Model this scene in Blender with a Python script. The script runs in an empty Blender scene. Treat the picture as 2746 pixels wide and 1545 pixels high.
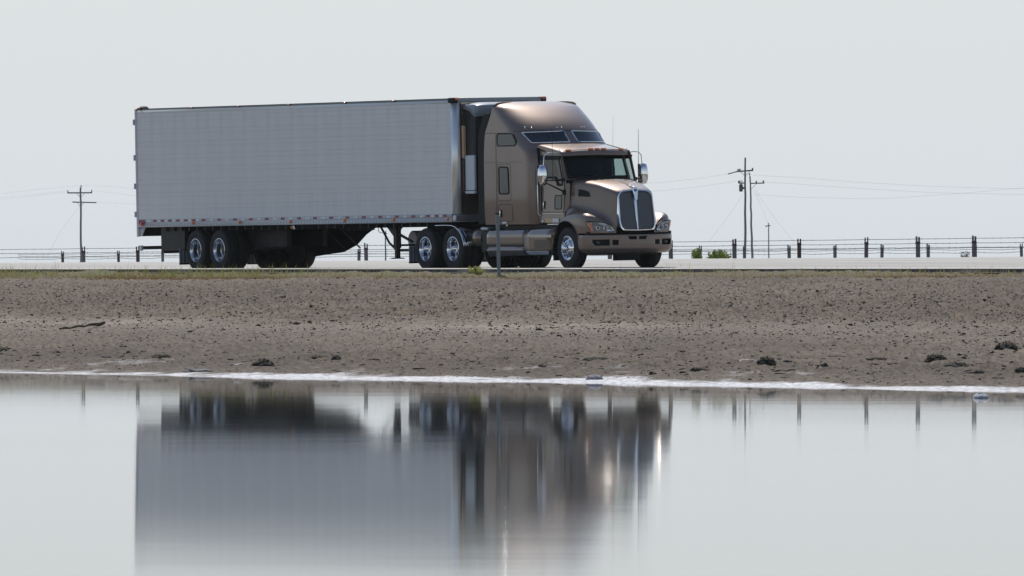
import bpy, bmesh, math, random
import numpy as np
from mathutils import Vector, Matrix
R = math.radians
random.seed(7); rng = np.random.default_rng(11)
sc = bpy.context.scene
C = sc.collection

# ------------------------------------------------------------------ camera, sky, sun, exposure
cam = bpy.data.objects.new('camera', bpy.data.cameras.new('camera')); C.objects.link(cam); sc.camera = cam
FPX = 33000.0                                   # focal length in pixels of the 2746 px wide photograph
cam.data.sensor_width = 36.0; cam.data.lens = FPX / 2746 * 36
cam.location = (0, 0, 1.24); cam.rotation_euler = (R(90) - 16.5 / FPX, 0, 0)
cam.data.clip_start = 1.0; cam.data.clip_end = 40000
SUN_AZ, SUN_EL = -9.0, 49.0                    # degrees from +Y towards +X, and above the horizon
w = bpy.data.worlds.new('World'); sc.world = w; w.use_nodes = True
nt = w.node_tree; bg = nt.nodes['Background']
sky = nt.nodes.new('ShaderNodeTexSky'); sky.sky_type = 'NISHITA'; sky.sun_disc = False
sky.sun_elevation = R(SUN_EL); sky.sun_rotation = R(SUN_AZ); sky.dust_density = 0.6; sky.ozone_density = 2.0
# pale haze layer low over the plain, the same all round: blends the clear sky to the haze's colour near the horizon
tc = nt.nodes.new('ShaderNodeTexCoord'); sep = nt.nodes.new('ShaderNodeSeparateXYZ'); nt.links.new(tc.outputs['Generated'], sep.inputs[0])
ab = nt.nodes.new('ShaderNodeMath'); ab.operation = 'ABSOLUTE'; nt.links.new(sep.outputs['Z'], ab.inputs[0])
mu = nt.nodes.new('ShaderNodeMath'); mu.operation = 'MULTIPLY'; mu.inputs[1].default_value = -6.0; nt.links.new(ab.outputs[0], mu.inputs[0])
ex = nt.nodes.new('ShaderNodeMath'); ex.operation = 'EXPONENT'; nt.links.new(mu.outputs[0], ex.inputs[0])
mix = nt.nodes.new('ShaderNodeMix'); mix.data_type = 'RGBA'; nt.links.new(ex.outputs[0], mix.inputs['Factor'])
nt.links.new(sky.outputs[0], mix.inputs[6]); mix.inputs[7].default_value = (6.95, 7.42, 7.88, 1)
nt.links.new(mix.outputs[2], bg.inputs[0]); bg.inputs[1].default_value = 0.1
sun = bpy.data.objects.new('sun', bpy.data.lights.new('sun', 'SUN')); C.objects.link(sun)
sun.data.energy = 3.4; sun.data.angle = R(0.5); sun.data.color = (1.0, 0.95, 0.87)
sd = Vector((math.sin(R(SUN_AZ)) * math.cos(R(SUN_EL)), math.cos(R(SUN_AZ)) * math.cos(R(SUN_EL)), math.sin(R(SUN_EL))))
sun.rotation_euler = sd.to_track_quat('Z', 'Y').to_euler(); sun.location = (0, 200, 60)
sc.view_settings.view_transform = 'Standard'; sc.view_settings.look = 'None'
sc.cycles.sample_clamp_indirect = 40.0
sc.view_settings.exposure = 0.0; sc.view_settings.gamma = 1.0; sc.view_settings.use_curve_mapping = False

# ------------------------------------------------------------------ materials
def mat(name, col, rough=.6, metal=0.0, coat=0.0, spec=.5, noise=None, bump=None, emit=None, coat_rough=.09):
    m = bpy.data.materials.new(name); m.use_nodes = True
    n = m.node_tree; p = n.nodes['Principled BSDF']
    p.inputs['Base Color'].default_value = (*col, 1); p.inputs['Roughness'].default_value = rough
    p.inputs['Metallic'].default_value = metal; p.inputs['Specular IOR Level'].default_value = spec
    p.inputs['Coat Weight'].default_value = coat; p.inputs['Coat Roughness'].default_value = coat_rough
    if noise:                                    # (scale, second colour, low, high)
        t = n.nodes.new('ShaderNodeTexCoord'); z = n.nodes.new('ShaderNodeTexNoise')
        z.inputs['Scale'].default_value = noise[0]; z.inputs['Detail'].default_value = 6
        n.links.new(t.outputs['Object'], z.inputs['Vector'])
        r = n.nodes.new('ShaderNodeValToRGB'); r.color_ramp.elements[0].position = noise[2]; r.color_ramp.elements[1].position = noise[3]
        r.color_ramp.elements[0].color = (*col, 1); r.color_ramp.elements[1].color = (*noise[1], 1)
        n.links.new(z.outputs['Fac'], r.inputs[0]); n.links.new(r.outputs[0], p.inputs['Base Color'])
    if bump:                                     # (scale, strength, distance)
        t = n.nodes.new('ShaderNodeTexCoord'); z = n.nodes.new('ShaderNodeTexNoise')
        z.inputs['Scale'].default_value = bump[0]; z.inputs['Detail'].default_value = 5
        n.links.new(t.outputs['Object'], z.inputs['Vector'])
        b = n.nodes.new('ShaderNodeBump'); b.inputs['Strength'].default_value = bump[1]; b.inputs['Distance'].default_value = bump[2]
        n.links.new(z.outputs['Fac'], b.inputs['Height']); n.links.new(b.outputs[0], p.inputs['Normal'])
    if emit:
        p.inputs['Emission Color'].default_value = (*emit[0], 1); p.inputs['Emission Strength'].default_value = emit[1]
    return m

def glass(name, tint, refl=1.0, rough=0.0):
    m = bpy.data.materials.new(name); m.use_nodes = True; n = m.node_tree
    for x in list(n.nodes): n.nodes.remove(x)
    o = n.nodes.new('ShaderNodeOutputMaterial'); mx = n.nodes.new('ShaderNodeMixShader')
    t = n.nodes.new('ShaderNodeBsdfTransparent'); t.inputs[0].default_value = (*tint, 1)
    g = n.nodes.new('ShaderNodeBsdfGlossy'); g.inputs['Roughness'].default_value = rough; g.inputs[0].default_value = (refl, refl, refl, 1)
    f = n.nodes.new('ShaderNodeFresnel'); ge = n.nodes.new('ShaderNodeNewGeometry'); mr = n.nodes.new('ShaderNodeMapRange')
    mr.inputs['To Min'].default_value = 1.5; mr.inputs['To Max'].default_value = 1 / 1.5; n.links.new(ge.outputs['Backfacing'], mr.inputs['Value']); n.links.new(mr.outputs[0], f.inputs[0])
    n.links.new(f.outputs[0], mx.inputs[0]); n.links.new(t.outputs[0], mx.inputs[1]); n.links.new(g.outputs[0], mx.inputs[2])
    n.links.new(mx.outputs[0], o.inputs[0]); return m

M = dict(
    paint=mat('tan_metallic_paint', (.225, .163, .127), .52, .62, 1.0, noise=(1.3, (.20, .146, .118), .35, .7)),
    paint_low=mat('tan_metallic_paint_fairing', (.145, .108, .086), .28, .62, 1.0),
    chrome=mat('polished_chrome', (.82, .83, .85), .06, 1.0),
    alu=mat('polished_aluminium', (.72, .73, .75), .2, 1.0),
    dullalu=mat('brushed_aluminium', (.55, .56, .57), .42, .85, noise=(3, (.45, .46, .47), .3, .8)),
    post=mat('white_anodised_corner', (.95, .94, .91), .36, .65),
    white=mat('trailer_white_paint', (.77, .775, .78), .42, .0, .2, noise=(.5, (.73, .735, .745), .35, .7)),
    rail=mat('trailer_rail_aluminium', (.52, .56, .60), .45, .3),
    railtop=mat('trailer_top_rail_dark', (.10, .12, .125), .5, .2),
    black=mat('black_plastic', (.010, .011, .013), .65, spec=.3),
    satin=mat('black_paint_frame', (.018, .017, .017), .6, noise=(4, (.035, .03, .026), .45, .8)),
    rubber=mat('tyre_rubber', (.016, .016, .017), .8, noise=(6, (.03, .028, .026), .4, .8)),
    hub=mat('grey_hub_metal', (.05, .05, .06), .45, .4),
    grillem=mat('grille_mesh', (.13, .14, .165), .38, .7),
    amber=mat('amber_lens', (.85, .20, .015), .15, 0, 1.0),
    redlens=mat('red_lens', (.55, .015, .02), .15, 0, 1.0),
    redtape=mat('red_reflective_tape', (.27, .035, .05), .4),
    whitetape=mat('white_reflective_tape', (.78, .78, .80), .35),
    reefer=mat('reefer_black_housing', (.015, .016, .018), .45),
    reefwhite=mat('reefer_white_panel', (.66, .72, .78), .4),
    flap=mat('grey_mudflap', (.30, .32, .34), .6),
    glassd=glass('door_glass', (.40, .50, .48)),
    glassw=glass('windscreen_glass', (.78, .88, .86), .6),
    glassk=mat('black_tinted_glass', (.006, .009, .014), .03, 0, 1.0),
    glassg=mat('grey_tinted_window', (.028, .046, .048), .10, 0, .15),
    lamp=mat('headlamp_reflector', (.55, .58, .62), .12, .9),
    lens=glass('headlamp_lens', (.93, .95, .97), .5),
    interior=mat('dark_cab_interior', (.012, .013, .014), .8, spec=.2),
    seat=mat('seat_cloth', (.02, .02, .022), .9),
    blue=mat('blue_folder', (.02, .06, .22), .5),
    steel=mat('galvanised_post', (.33, .36, .38), .55, .3, noise=(14, (.24, .26, .28), .35, .7)),
    wood=mat('weathered_fence_wood', (.23, .21, .215), .9, noise=(9, (.14, .125, .13), .35, .7)),
    woodred=mat('reddish_fence_wood', (.17, .11, .10), .9, noise=(9, (.08, .05, .045), .35, .7)),
    wire=mat('rusty_wire', (.05, .055, .06), .6, .4),
    pole=mat('hazed_pole_wood', (.20, .175, .18), .9),  # wood colour lightened to carry some of the distance haze
    arm=mat('crossarm_wood', (.12, .115, .09), .9),
    ceramic=mat('insulator', (.10, .09, .10), .3),
)

# ------------------------------------------------------------------ mesh helpers
class MB:
    def __init__(s): s.v = []; s.f = []
    def add(s, vs, fs):
        k = len(s.v); s.v += [tuple(map(float, p)) for p in vs]; s.f += [tuple(i + k for i in f) for f in fs]; return s
    def box(s, x0, x1, y0, y1, z0, z1):
        return s.add([(x0, y0, z0), (x1, y0, z0), (x1, y1, z0), (x0, y1, z0), (x0, y0, z1), (x1, y0, z1), (x1, y1, z1), (x0, y1, z1)],
                     [(3, 2, 1, 0), (4, 5, 6, 7), (0, 1, 5, 4), (1, 2, 6, 5), (2, 3, 7, 6), (3, 0, 4, 7)])
    def tube(s, path, r, n=8, cap=True):
        P = [Vector(p) for p in path]; rs = r if isinstance(r, (list, tuple)) else [r] * len(P); k = len(s.v); up = None
        for i, p in enumerate(P):
            d = (P[min(i + 1, len(P) - 1)] - P[max(i - 1, 0)]).normalized()
            if up is None: up = Vector((0, 0, 1)) if abs(d.z) < .9 else Vector((1, 0, 0))
            a = d.cross(up).normalized(); b = a.cross(d).normalized(); up = b
            for j in range(n):
                t = 2 * math.pi * j / n; q = p + (a * math.cos(t) + b * math.sin(t)) * rs[i]; s.v.append(tuple(q))
        for i in range(len(P) - 1):
            for j in range(n):
                s.f.append((k + i * n + j, k + i * n + (j + 1) % n, k + (i + 1) * n + (j + 1) % n, k + (i + 1) * n + j))
        if cap:
            s.f.append(tuple(k + j for j in reversed(range(n)))); s.f.append(tuple(k + (len(P) - 1) * n + j for j in range(n)))
        return s
    def lathe(s, prof, c, n=40, axis='y', sgn=1):
        """prof: list of (distance along axis, radius); c: centre"""
        k = len(s.v)
        for a, r in prof:
            for j in range(n):
                t = 2 * math.pi * j / n; u, v = r * math.cos(t), r * math.sin(t)
                if axis == 'y': s.v.append((c[0] + u, c[1] + a * sgn, c[2] + v))
                elif axis == 'x': s.v.append((c[0] + a * sgn, c[1] + u, c[2] + v))
                else: s.v.append((c[0] + u, c[1] + v, c[2] + a * sgn))
        for i in range(len(prof) - 1):
            for j in range(n):
                s.f.append((k + i * n + j, k + i * n + (j + 1) % n, k + (i + 1) * n + (j + 1) % n, k + (i + 1) * n + j))
        return s
    def grid(s, P, skip=None):
        k = len(s.v); ni, nj = len(P), len(P[0])
        for row in P: s.v += [tuple(map(float, p)) for p in row]
        for i in range(ni - 1):
            for j in range(nj - 1):
                if skip and skip(i, j): continue
                s.f.append((k + i * nj + j, k + i * nj + j + 1, k + (i + 1) * nj + j + 1, k + (i + 1) * nj + j))
        return s
    def prism(s, poly, f, d0, d1):
        """poly: 2D points; f(a, b, d) -> 3D point; extruded from d0 to d1"""
        n = len(poly); vs = [f(a, b, d0) for a, b in poly] + [f(a, b, d1) for a, b in poly]
        return s.add(vs, [tuple(reversed(range(n))), tuple(range(n, 2 * n))] + [(i, (i + 1) % n, n + (i + 1) % n, n + i) for i in range(n)])
    def ring(s, outer, inner, f, d0, d1):
        """flat frame between two loops of equal point count"""
        n = len(outer); vs = []
        for d in (d0, d1):
            vs += [f(a, b, d) for a, b in outer] + [f(a, b, d) for a, b in inner]
        fs = []
        for i in range(n):
            j = (i + 1) % n
            fs += [(i, j, n + j, n + i), (2 * n + i, 3 * n + i, 3 * n + j, 2 * n + j), (i, 2 * n + i, 2 * n + j, j), (n + i, n + j, 3 * n + j, 3 * n + i)]
        return s.add(vs, fs)
    def build(s, name, m, parent=None, ang=35, bev=0, solid=0, smooth=True, merge=False, fixn=True):
        me = bpy.data.meshes.new(name); me.from_pydata(s.v, [], s.f); me.update()
        if merge or fixn:
            bm = bmesh.new(); bm.from_mesh(me)
            if merge: bmesh.ops.remove_doubles(bm, verts=bm.verts, dist=1e-4)
            if fixn: bmesh.ops.recalc_face_normals(bm, faces=bm.faces)
            bm.to_mesh(me); bm.free()
        o = bpy.data.objects.new(name, me); C.objects.link(o)
        if isinstance(m, str): m = M[m]
        me.materials.append(m)
        if smooth:
            me.polygons.foreach_set('use_smooth', [True] * len(me.polygons)); me.set_sharp_from_angle(angle=R(ang))
        if parent is not None: o.parent = parent
        if solid:
            q = o.modifiers.new('solid', 'SOLIDIFY'); q.thickness = solid; q.offset = -1
        if bev:
            q = o.modifiers.new('bevel', 'BEVEL'); q.width = bev; q.segments = 2; q.limit_method = 'ANGLE'; q.angle_limit = R(40)
        return o

def rr(pts, r, n=4):
    """round the corners of a 2D polygon"""
    out = []; N = len(pts)
    for i in range(N):
        p = Vector(pts[i]); a = Vector(pts[i - 1]); b = Vector(pts[(i + 1) % N])
        ra = min(r, (a - p).length * .45, (b - p).length * .45)
        A = p + (a - p).normalized() * ra; B = p + (b - p).normalized() * ra
        for k in range(n + 1):
            t = k / n; q = A * (1 - t) ** 2 + p * 2 * t * (1 - t) + B * t * t; out.append((q.x, q.y))
    return out
def scale2(pts, d):
    """shift each loop point outwards by d (loops run round their centre)"""
    cx = sum(p[0] for p in pts) / len(pts); cy = sum(p[1] for p in pts) / len(pts); out = []; N = len(pts)
    for i in range(N):
        a = Vector(pts[i - 1]); b = Vector(pts[(i + 1) % N]); t = (b - a)
        if t.length < 1e-9: out.append(pts[i]); continue
        nn = Vector((t.y, -t.x)).normalized(); p = Vector(pts[i])
        if nn.dot(p - Vector((cx, cy))) < 0: nn = -nn
        q = p + nn * d; out.append((q.x, q.y))
    return out
def empty(name, parent=None, loc=None, mw=None):
    o = bpy.data.objects.new(name, None); C.objects.link(o); o.empty_display_size = .3
    if parent: o.parent = parent
    if loc: o.location = loc
    if mw: o.matrix_world = mw
    return o
def tag(o, label=None, cat=None, group=None, kind=None):
    if label: o['label'] = label
    if cat: o['category'] = cat
    if group: o['group'] = group
    if kind: o['kind'] = kind
    return o
def interp(tab, t):
    """smooth (cosine-free, Catmull-Rom) interpolation of rows [(t, a, b, ...)]"""
    if t <= tab[0][0]: return list(tab[0][1:])
    if t >= tab[-1][0]: return list(tab[-1][1:])
    for i in range(len(tab) - 1):
        if t <= tab[i + 1][0]:
            t0, t1 = tab[i][0], tab[i + 1][0]; u = (t - t0) / (t1 - t0); h = t1 - t0; out = []
            for k in range(1, len(tab[0])):
                p0, p1 = tab[i][k], tab[i + 1][k]
                def slope(j):
                    if j <= 0 or j >= len(tab) - 1: return None
                    a = (tab[j][k] - tab[j - 1][k]) / (tab[j][0] - tab[j - 1][0]); b = (tab[j + 1][k] - tab[j][k]) / (tab[j + 1][0] - tab[j][0])
                    return 0.0 if a * b <= 0 else 2 * a * b / (a + b)
                d = (p1 - p0) / h; m0 = slope(i); m1 = slope(i + 1); m0 = d if m0 is None else m0; m1 = d if m1 is None else m1
                out.append((2 * u ** 3 - 3 * u * u + 1) * p0 + (u ** 3 - 2 * u * u + u) * h * m0 + (-2 * u ** 3 + 3 * u * u) * p1 + (u ** 3 - u * u) * h * m1)
            return out

# ------------------------------------------------------------------ the place: road frame and ground heights
TH = R(59.75); ROLL = R(1.1)
O = Vector((-.319, 302.066, 1.5565))            # centre line of the truck's lane, under the trailer's nose
HX = Vector((math.cos(TH), -math.sin(TH), 0)); LY = Vector((math.sin(TH), math.cos(TH), 0)); ZZ = Vector((0, 0, 1))
def road_uv(X, Y): return (X - O.x) * HX.x + (Y - O.y) * HX.y, (X - O.x) * LY.x + (Y - O.y) * LY.y
def uv_xy(u, v): return O.x + HX.x * u + LY.x * v, O.y + HX.y * u + LY.y * v
def shoreY(X): return 152.5 - 2.25 * np.clip(X, -40, 40) + .5 * np.sin(X * .9 + .4) + .35 * np.sin(X * 2.3) + .15 * np.sin(X * 5.1 + 1)
def lipz(u): return 1.588 - .0006 * (np.clip(u, -120, 90) + 21)
def ground_z(X, Y):
    """mud bank and pond bed (numpy)"""
    u = (X - O.x) * HX.x + (Y - O.y) * HX.y; v = (X - O.x) * LY.x + (Y - O.y) * LY.y
    ys = shoreY(X); yr = 292.1 - 1.714 * X
    q = (Y - ys) / (yr - ys)
    g = np.where(q < 0, .9 * q, 1.31 * (.25 * np.clip(q, 0, 1) + .75 * np.clip(q, 0, 1) ** .9))
    g = np.where(q < 0, np.maximum(g, -.6), g)
    base = lipz(u) - .13
    t = np.clip((v + 5.6) / 2.2, 0, 1); t = t * t * (3 - 2 * t)
    zb = g * (1 - t) + base * t
    zb = np.where(v > -3.4, base - .0 * v, zb)
    return zb
def px_ray(px, py): return np.array([(px - 1373) / FPX, 1.0, (756 - py) / FPX])
def px_ground(px, py):
    """where the sight line through a photo pixel meets the mud"""
    r = px_ray(px, py); lo = 60.0
    for t in np.arange(120, 300, .5):
        if 1.24 + r[2] * t < ground_z(r[0] * t, t): lo = t; break
    a, b = lo - .5, lo
    for _ in range(20):
        m = (a + b) / 2
        if 1.24 + r[2] * m < ground_z(r[0] * m, m): b = m
        else: a = m
    return r[0] * b, b, float(ground_z(r[0] * b, b))

def vnoise(X, Y, sx, sy, seed):
    """smooth value noise on arrays"""
    r = np.random.default_rng(seed).random((257, 257)).astype(np.float32)
    x = X / sx + 500; y = Y / sy + 500; xi = np.floor(x).astype(int); yi = np.floor(y).astype(int); fx = x - xi; fy = y - yi
    fx = fx * fx * (3 - 2 * fx); fy = fy * fy * (3 - 2 * fy); a = xi % 256; b = yi % 256
    return (r[a, b] * (1 - fx) + r[a + 1, b] * fx) * (1 - fy) + (r[a, b + 1] * (1 - fx) + r[a + 1, b + 1] * fx) * fy

def np_mesh(name, co, faces, m, kind=None, smooth=True):
    me = bpy.data.meshes.new(name); n = len(co); k = faces.shape[1]
    me.vertices.add(n); me.vertices.foreach_set('co', co.astype(np.float32).ravel())
    me.loops.add(faces.size); me.loops.foreach_set('vertex_index', faces.astype(np.int32).ravel())
    me.polygons.add(len(faces)); me.polygons.foreach_set('loop_start', np.arange(0, faces.size, k, dtype=np.int32))
    me.polygons.foreach_set('use_smooth', [smooth] * len(faces)); me.update(calc_edges=True)
    me.materials.append(m); o = bpy.data.objects.new(name, me); C.objects.link(o)
    if kind: o['kind'] = kind
    return o
def np_grid(name, X, Y, Z, m, kind='structure'):
    ni, nj = X.shape; co = np.stack([X, Y, Z], -1).reshape(-1, 3); idx = np.arange(ni * nj).reshape(ni, nj)
    f = np.stack([idx[:-1, :-1], idx[1:, :-1], idx[1:, 1:], idx[:-1, 1:]], -1).reshape(-1, 4)
    return np_mesh(name, co, f, m, kind)

# mud material: grey-brown mud, white salt crust along the water, rusty and pale patches
def mud_material():
    m = bpy.data.materials.new('mud'); m.use_nodes = True; n = m.node_tree; p = n.nodes['Principled BSDF']; L = n.links
    p.inputs['Roughness'].default_value = .9; p.inputs['Specular IOR Level'].default_value = .25
    g = n.nodes.new('ShaderNodeNewGeometry')
    def noise(scale, vec=(1, 1, 1), detail=6):
        mp = n.nodes.new('ShaderNodeMapping'); mp.inputs['Scale'].default_value = vec; L.new(g.outputs['Position'], mp.inputs[0])
        z = n.nodes.new('ShaderNodeTexNoise'); z.inputs['Scale'].default_value = scale; z.inputs['Detail'].default_value = detail; L.new(mp.outputs[0], z.inputs[0]); return z
    def ramp(inp, a, b, ca, cb):
        r = n.nodes.new('ShaderNodeValToRGB'); r.color_ramp.elements[0].position = a; r.color_ramp.elements[1].position = b
        r.color_ramp.elements[0].color = (*ca, 1); r.color_ramp.elements[1].color = (*cb, 1); L.new(inp, r.inputs[0]); return r
    def mixc(f, a, b, typ='MIX'):
        x = n.nodes.new('ShaderNodeMix'); x.data_type = 'RGBA'; x.blend_type = typ; L.new(f, x.inputs['Factor']) if not isinstance(f, float) else setattr(x.inputs['Factor'], 'default_value', f)
        L.new(a, x.inputs[6]); L.new(b, x.inputs[7]); return x
    big = noise(.09, (1, .35, 1)); fine = noise(15, (1, .16, 1)); mid = noise(1.2, (1, .3, 1))
    base = ramp(big.outputs['Fac'], .35, .65, (.124, .095, .067), (.162, .126, .090))
    sp = ramp(fine.outputs['Fac'], .38, .62, (.44, .42, .41), (1.26, 1.26, 1.26))
    c1 = mixc(.75, base.outputs[0], sp.outputs[0], 'MULTIPLY')
    md = ramp(mid.outputs['Fac'], .35, .65, (.84, .84, .84), (1.12, 1.12, 1.12))
    c2 = mixc(1.0, c1.outputs[2], md.outputs[0], 'MULTIPLY')
    # attributes painted per vertex hold where the crust and the bank soil lie
    a = n.nodes.new('ShaderNodeAttribute'); a.attribute_name = 'salt'
    salt = ramp(fine.outputs['Fac'], .3, .7, (.44, .43, .44), (.88, .87, .88))
    c3 = mixc(a.outputs['Fac'], c2.outputs[2], salt.outputs[0])
    b = n.nodes.new('ShaderNodeAttribute'); b.attribute_name = 'bank'
    soil = ramp(mid.outputs['Fac'], .4, .6, (.15, .12, .075), (.13, .135, .06))
    c4 = mixc(b.outputs['Fac'], c3.outputs[2], soil.outputs[0])
    d = n.nodes.new('ShaderNodeAttribute'); d.attribute_name = 'pale'
    pale = n.nodes.new('ShaderNodeRGB'); pale.outputs[0].default_value = (.31, .265, .21, 1)
    c5 = mixc(d.outputs['Fac'], c4.outputs[2], pale.outputs[0])
    e = n.nodes.new('ShaderNodeAttribute'); e.attribute_name = 'wet'
    wet = n.nodes.new('ShaderNodeRGB'); wet.outputs[0].default_value = (.62, .58, .55, 1)
    c6 = mixc(e.outputs['Fac'], c5.outputs[2], wet.outputs[0], 'MULTIPLY')
    L.new(c6.outputs[2], p.inputs['Base Color'])
    bp = n.nodes.new('ShaderNodeBump'); bp.inputs['Strength'].default_value = .6; bp.inputs['Distance'].default_value = .02
    L.new(fine.outputs['Fac'], bp.inputs['Height']); L.new(bp.outputs[0], p.inputs['Normal'])
    return m
MUD = mud_material()

def mud_relief(X, Y):
    """clods and hummocks pressed in the mud"""
    ys = shoreY(X); yr = 292.1 - 1.714 * X; q = (Y - ys) / (yr - ys)
    amp = np.interp(q, [-.2, 0, .03, .10, .22, .30, .45, .8, .97, 1.1], [0, .0, .012, .036, .030, .016, .062, .055, .032, .03])
    n1 = vnoise(X, Y, .16, .28, 1); n2 = vnoise(X, Y, .5, .9, 2); n3 = vnoise(X, Y, 2.2, 4.0, 3)
    n0 = vnoise(X, Y, .075, .19, 4)
    z = amp * (1.3 * np.maximum(n1 - .45, 0) * 2 + .9 * (n2 - .5) + 1.1 * np.maximum(n0 - .5, 0) * 2) + (n3 - .5) * .08 * np.clip(q * 12, 0, 1)
    return z
def attrs(o, X, Y):
    ys = shoreY(X); yr = 292.1 - 1.714 * X; q = ((Y - ys) / (yr - ys)).ravel()
    v = ((X - O.x) * LY.x + (Y - O.y) * LY.y).ravel()
    nz = (vnoise(X, Y, .7, 2.0, 5) * .6 + vnoise(X, Y, .2, .6, 6) * .4).ravel()
    wid = .010 + .017 * vnoise(X, Y, 6, 50, 9).ravel()
    salt = np.clip((wid - q) / .012 + (nz - .5) * 2.6, 0, 1) * (q > -.06)
    spots = np.clip((nz - .72) * 8, 0, 1) * np.clip((.10 - q) / .05, 0, 1) * .3
    salt = np.maximum(salt, spots)
    bank = np.clip((v + 5.6) / 1.2 + (nz - .5), 0, 1)
    band = np.exp(-((q - .36) / .045) ** 2) * np.clip((vnoise(X, Y, 3.5, 9, 8).ravel() - .25) * 2.6, 0, 1) * .8 + np.exp(-((q - .30) / .10) ** 2) * .12
    st = vnoise(X, Y, 5.0, 7.0, 12).ravel()
    wet = np.clip(1.6 * np.exp(-((q - .075 - .03 * (st - .5)) / .045) ** 2) * (st + .1) + .9 * np.exp(-((q - .62) / .05) ** 2) * (st - .3) + np.clip(vnoise(X, Y, 3, 22, 13).ravel() - .6, 0, 1) * 1.5, 0, .85) * (1 - np.clip(salt * 1.5, 0, 1))
    for nme, val in (('wet', wet), ('salt', salt), ('bank', bank), ('pale', band * np.clip(.4 + nz, 0, 1))):
        at = o.data.attributes.new(nme, 'FLOAT', 'POINT'); at.data.foreach_set('value', val.astype(np.float32))

# fine mud in view
xs = np.arange(-17, 17.01, .052); ys_ = np.concatenate([np.arange(96, 132, .6), np.arange(132, 175, .12), np.arange(175, 296, .20), np.arange(296, 318, .5)])
X, Y = np.meshgrid(xs, ys_, indexing='ij')
Z = ground_z(X, Y) + mud_relief(X, Y)
g = np_grid('mud_ground', X, Y, Z, MUD); attrs(g, X, Y)
# coarse sheets beside, before and behind it, to the horizon
def coarse(name, x0, x1, y0, y1, nx, ny, f):
    X, Y = np.meshgrid(np.linspace(x0, x1, nx), np.linspace(y0, y1, ny), indexing='ij'); o = np_grid(name, X, Y, f(X, Y), MUD); attrs(o, X, Y)
coarse('mud_ground', -17.0, 17.0, -60, 97, 3, 30, lambda X, Y: X * 0 - .6)
coarse('mud_ground', -150, -16.7, -60, 560, 160, 480, lambda X, Y: np.where(((X - O.x) * LY.x + (Y - O.y) * LY.y) > -2.9, .6, ground_z(X, Y) - .01))
coarse('mud_ground', 16.7, 150, -60, 560, 160, 480, lambda X, Y: np.where(((X - O.x) * LY.x + (Y - O.y) * LY.y) > -2.9, .6, ground_z(X, Y) - .01))
plain = mat('far_plain', (.24, .23, .19), .95, noise=(.02, (.19, .19, .14), .35, .65))
o = MB()
a0 = uv_xy(-3000, 9.0); a1 = uv_xy(3000, 9.0); b1 = uv_xy(3000, 5500); b0 = uv_xy(-3000, 5500)
o.add([(*a0, .95), (*a1, .95), (*b1, .95), (*b0, .95)], [(0, 1, 2, 3)])
tag(o.build('far_plain', plain), kind='structure')

# water
def water_material():
    m = mat('pond_water', (.012, .016, .015), .035, 0, spec=.5); n = m.node_tree; p = n.nodes['Principled BSDF']; p.inputs['IOR'].default_value = 1.333
    g = n.nodes.new('ShaderNodeNewGeometry'); mp = n.nodes.new('ShaderNodeMapping'); mp.inputs['Scale'].default_value = (1, 1, 1)
    n.links.new(g.outputs['Position'], mp.inputs[0]); z = n.nodes.new('ShaderNodeTexNoise'); z.inputs['Scale'].default_value = .35; z.inputs['Detail'].default_value = 2
    n.links.new(mp.outputs[0], z.inputs[0]); b = n.nodes.new('ShaderNodeBump'); b.inputs['Strength'].default_value = 1.0; b.inputs['Distance'].default_value = .0005
    n.links.new(z.outputs['Fac'], b.inputs['Height']); n.links.new(b.outputs[0], p.inputs['Normal'])
    # breeze-roughened water out in the pond, calm in the lee of the bank, patchy in between
    sp = n.nodes.new('ShaderNodeSeparateXYZ'); n.links.new(g.outputs['Position'], sp.inputs[0])
    z2 = n.nodes.new('ShaderNodeTexNoise'); z2.inputs['Scale'].default_value = .09; z2.inputs['Detail'].default_value = 5; n.links.new(g.outputs['Position'], z2.inputs['Vector'])
    ml = n.nodes.new('ShaderNodeMath'); ml.operation = 'MULTIPLY_ADD'; ml.inputs[1].default_value = 50; n.links.new(z2.outputs['Fac'], ml.inputs[0]); n.links.new(sp.outputs['Y'], ml.inputs[2])
    mr = n.nodes.new('ShaderNodeMapRange'); mr.inputs['From Min'].default_value = 75; mr.inputs['From Max'].default_value = 135; mr.inputs['To Min'].default_value = .043; mr.inputs['To Max'].default_value = .023
    n.links.new(ml.outputs[0], mr.inputs['Value']); n.links.new(mr.outputs[0], p.inputs['Roughness']); return m
o = MB().add([(-150, -60, 0), (150, -60, 0), (150, 330, 0), (-150, 330, 0)], [(0, 1, 2, 3)])
tag(o.build('pond_water', water_material(), fixn=False), kind='structure')

# road: asphalt sheet from the raised near lip to the crest on the far side
def crest_extra(u): return .045 + .0014 * (np.clip(u, -110, 60) + 43)
us = np.concatenate([np.arange(-400, -60, 10), np.arange(-60, 45, .5), np.arange(45, 300, 10)])
def road_profile(u):
    lz = lipz(u); e = crest_extra(u); r = O.z
    nz = .006 * math.sin(u * 1.7) + .004 * math.sin(u * 4.3 + 1)
    return [(-3.42, lz - .115), (-3.36, lz - .10), (-3.33 + nz, lz - .028), (-3.30 + nz, lz - .012 + nz * .5), (-2.95, lz), (-2.5, lz - .015),
            (-2.0, r - .0384 + .01), (-1.2, r - .023), (2, r + .038 + e * .25), (5.5, r + .105 + e * .6), (9.0, r + .173 + e), (9.3, r + .17 + e), (9.9, r - .3), (10.5, .6)]
P = [[(*uv_xy(u, v), z) for v, z in road_profile(u)] for u in us]
asph = mat('bleached_asphalt', (.30, .28, .25), .55, noise=(1.1, (.35, .33, .295), .3, .7), bump=(30, .4, .012), spec=.35)
road = MB().grid(P).build('road', asph, ang=50); tag(road, kind='structure')
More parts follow.
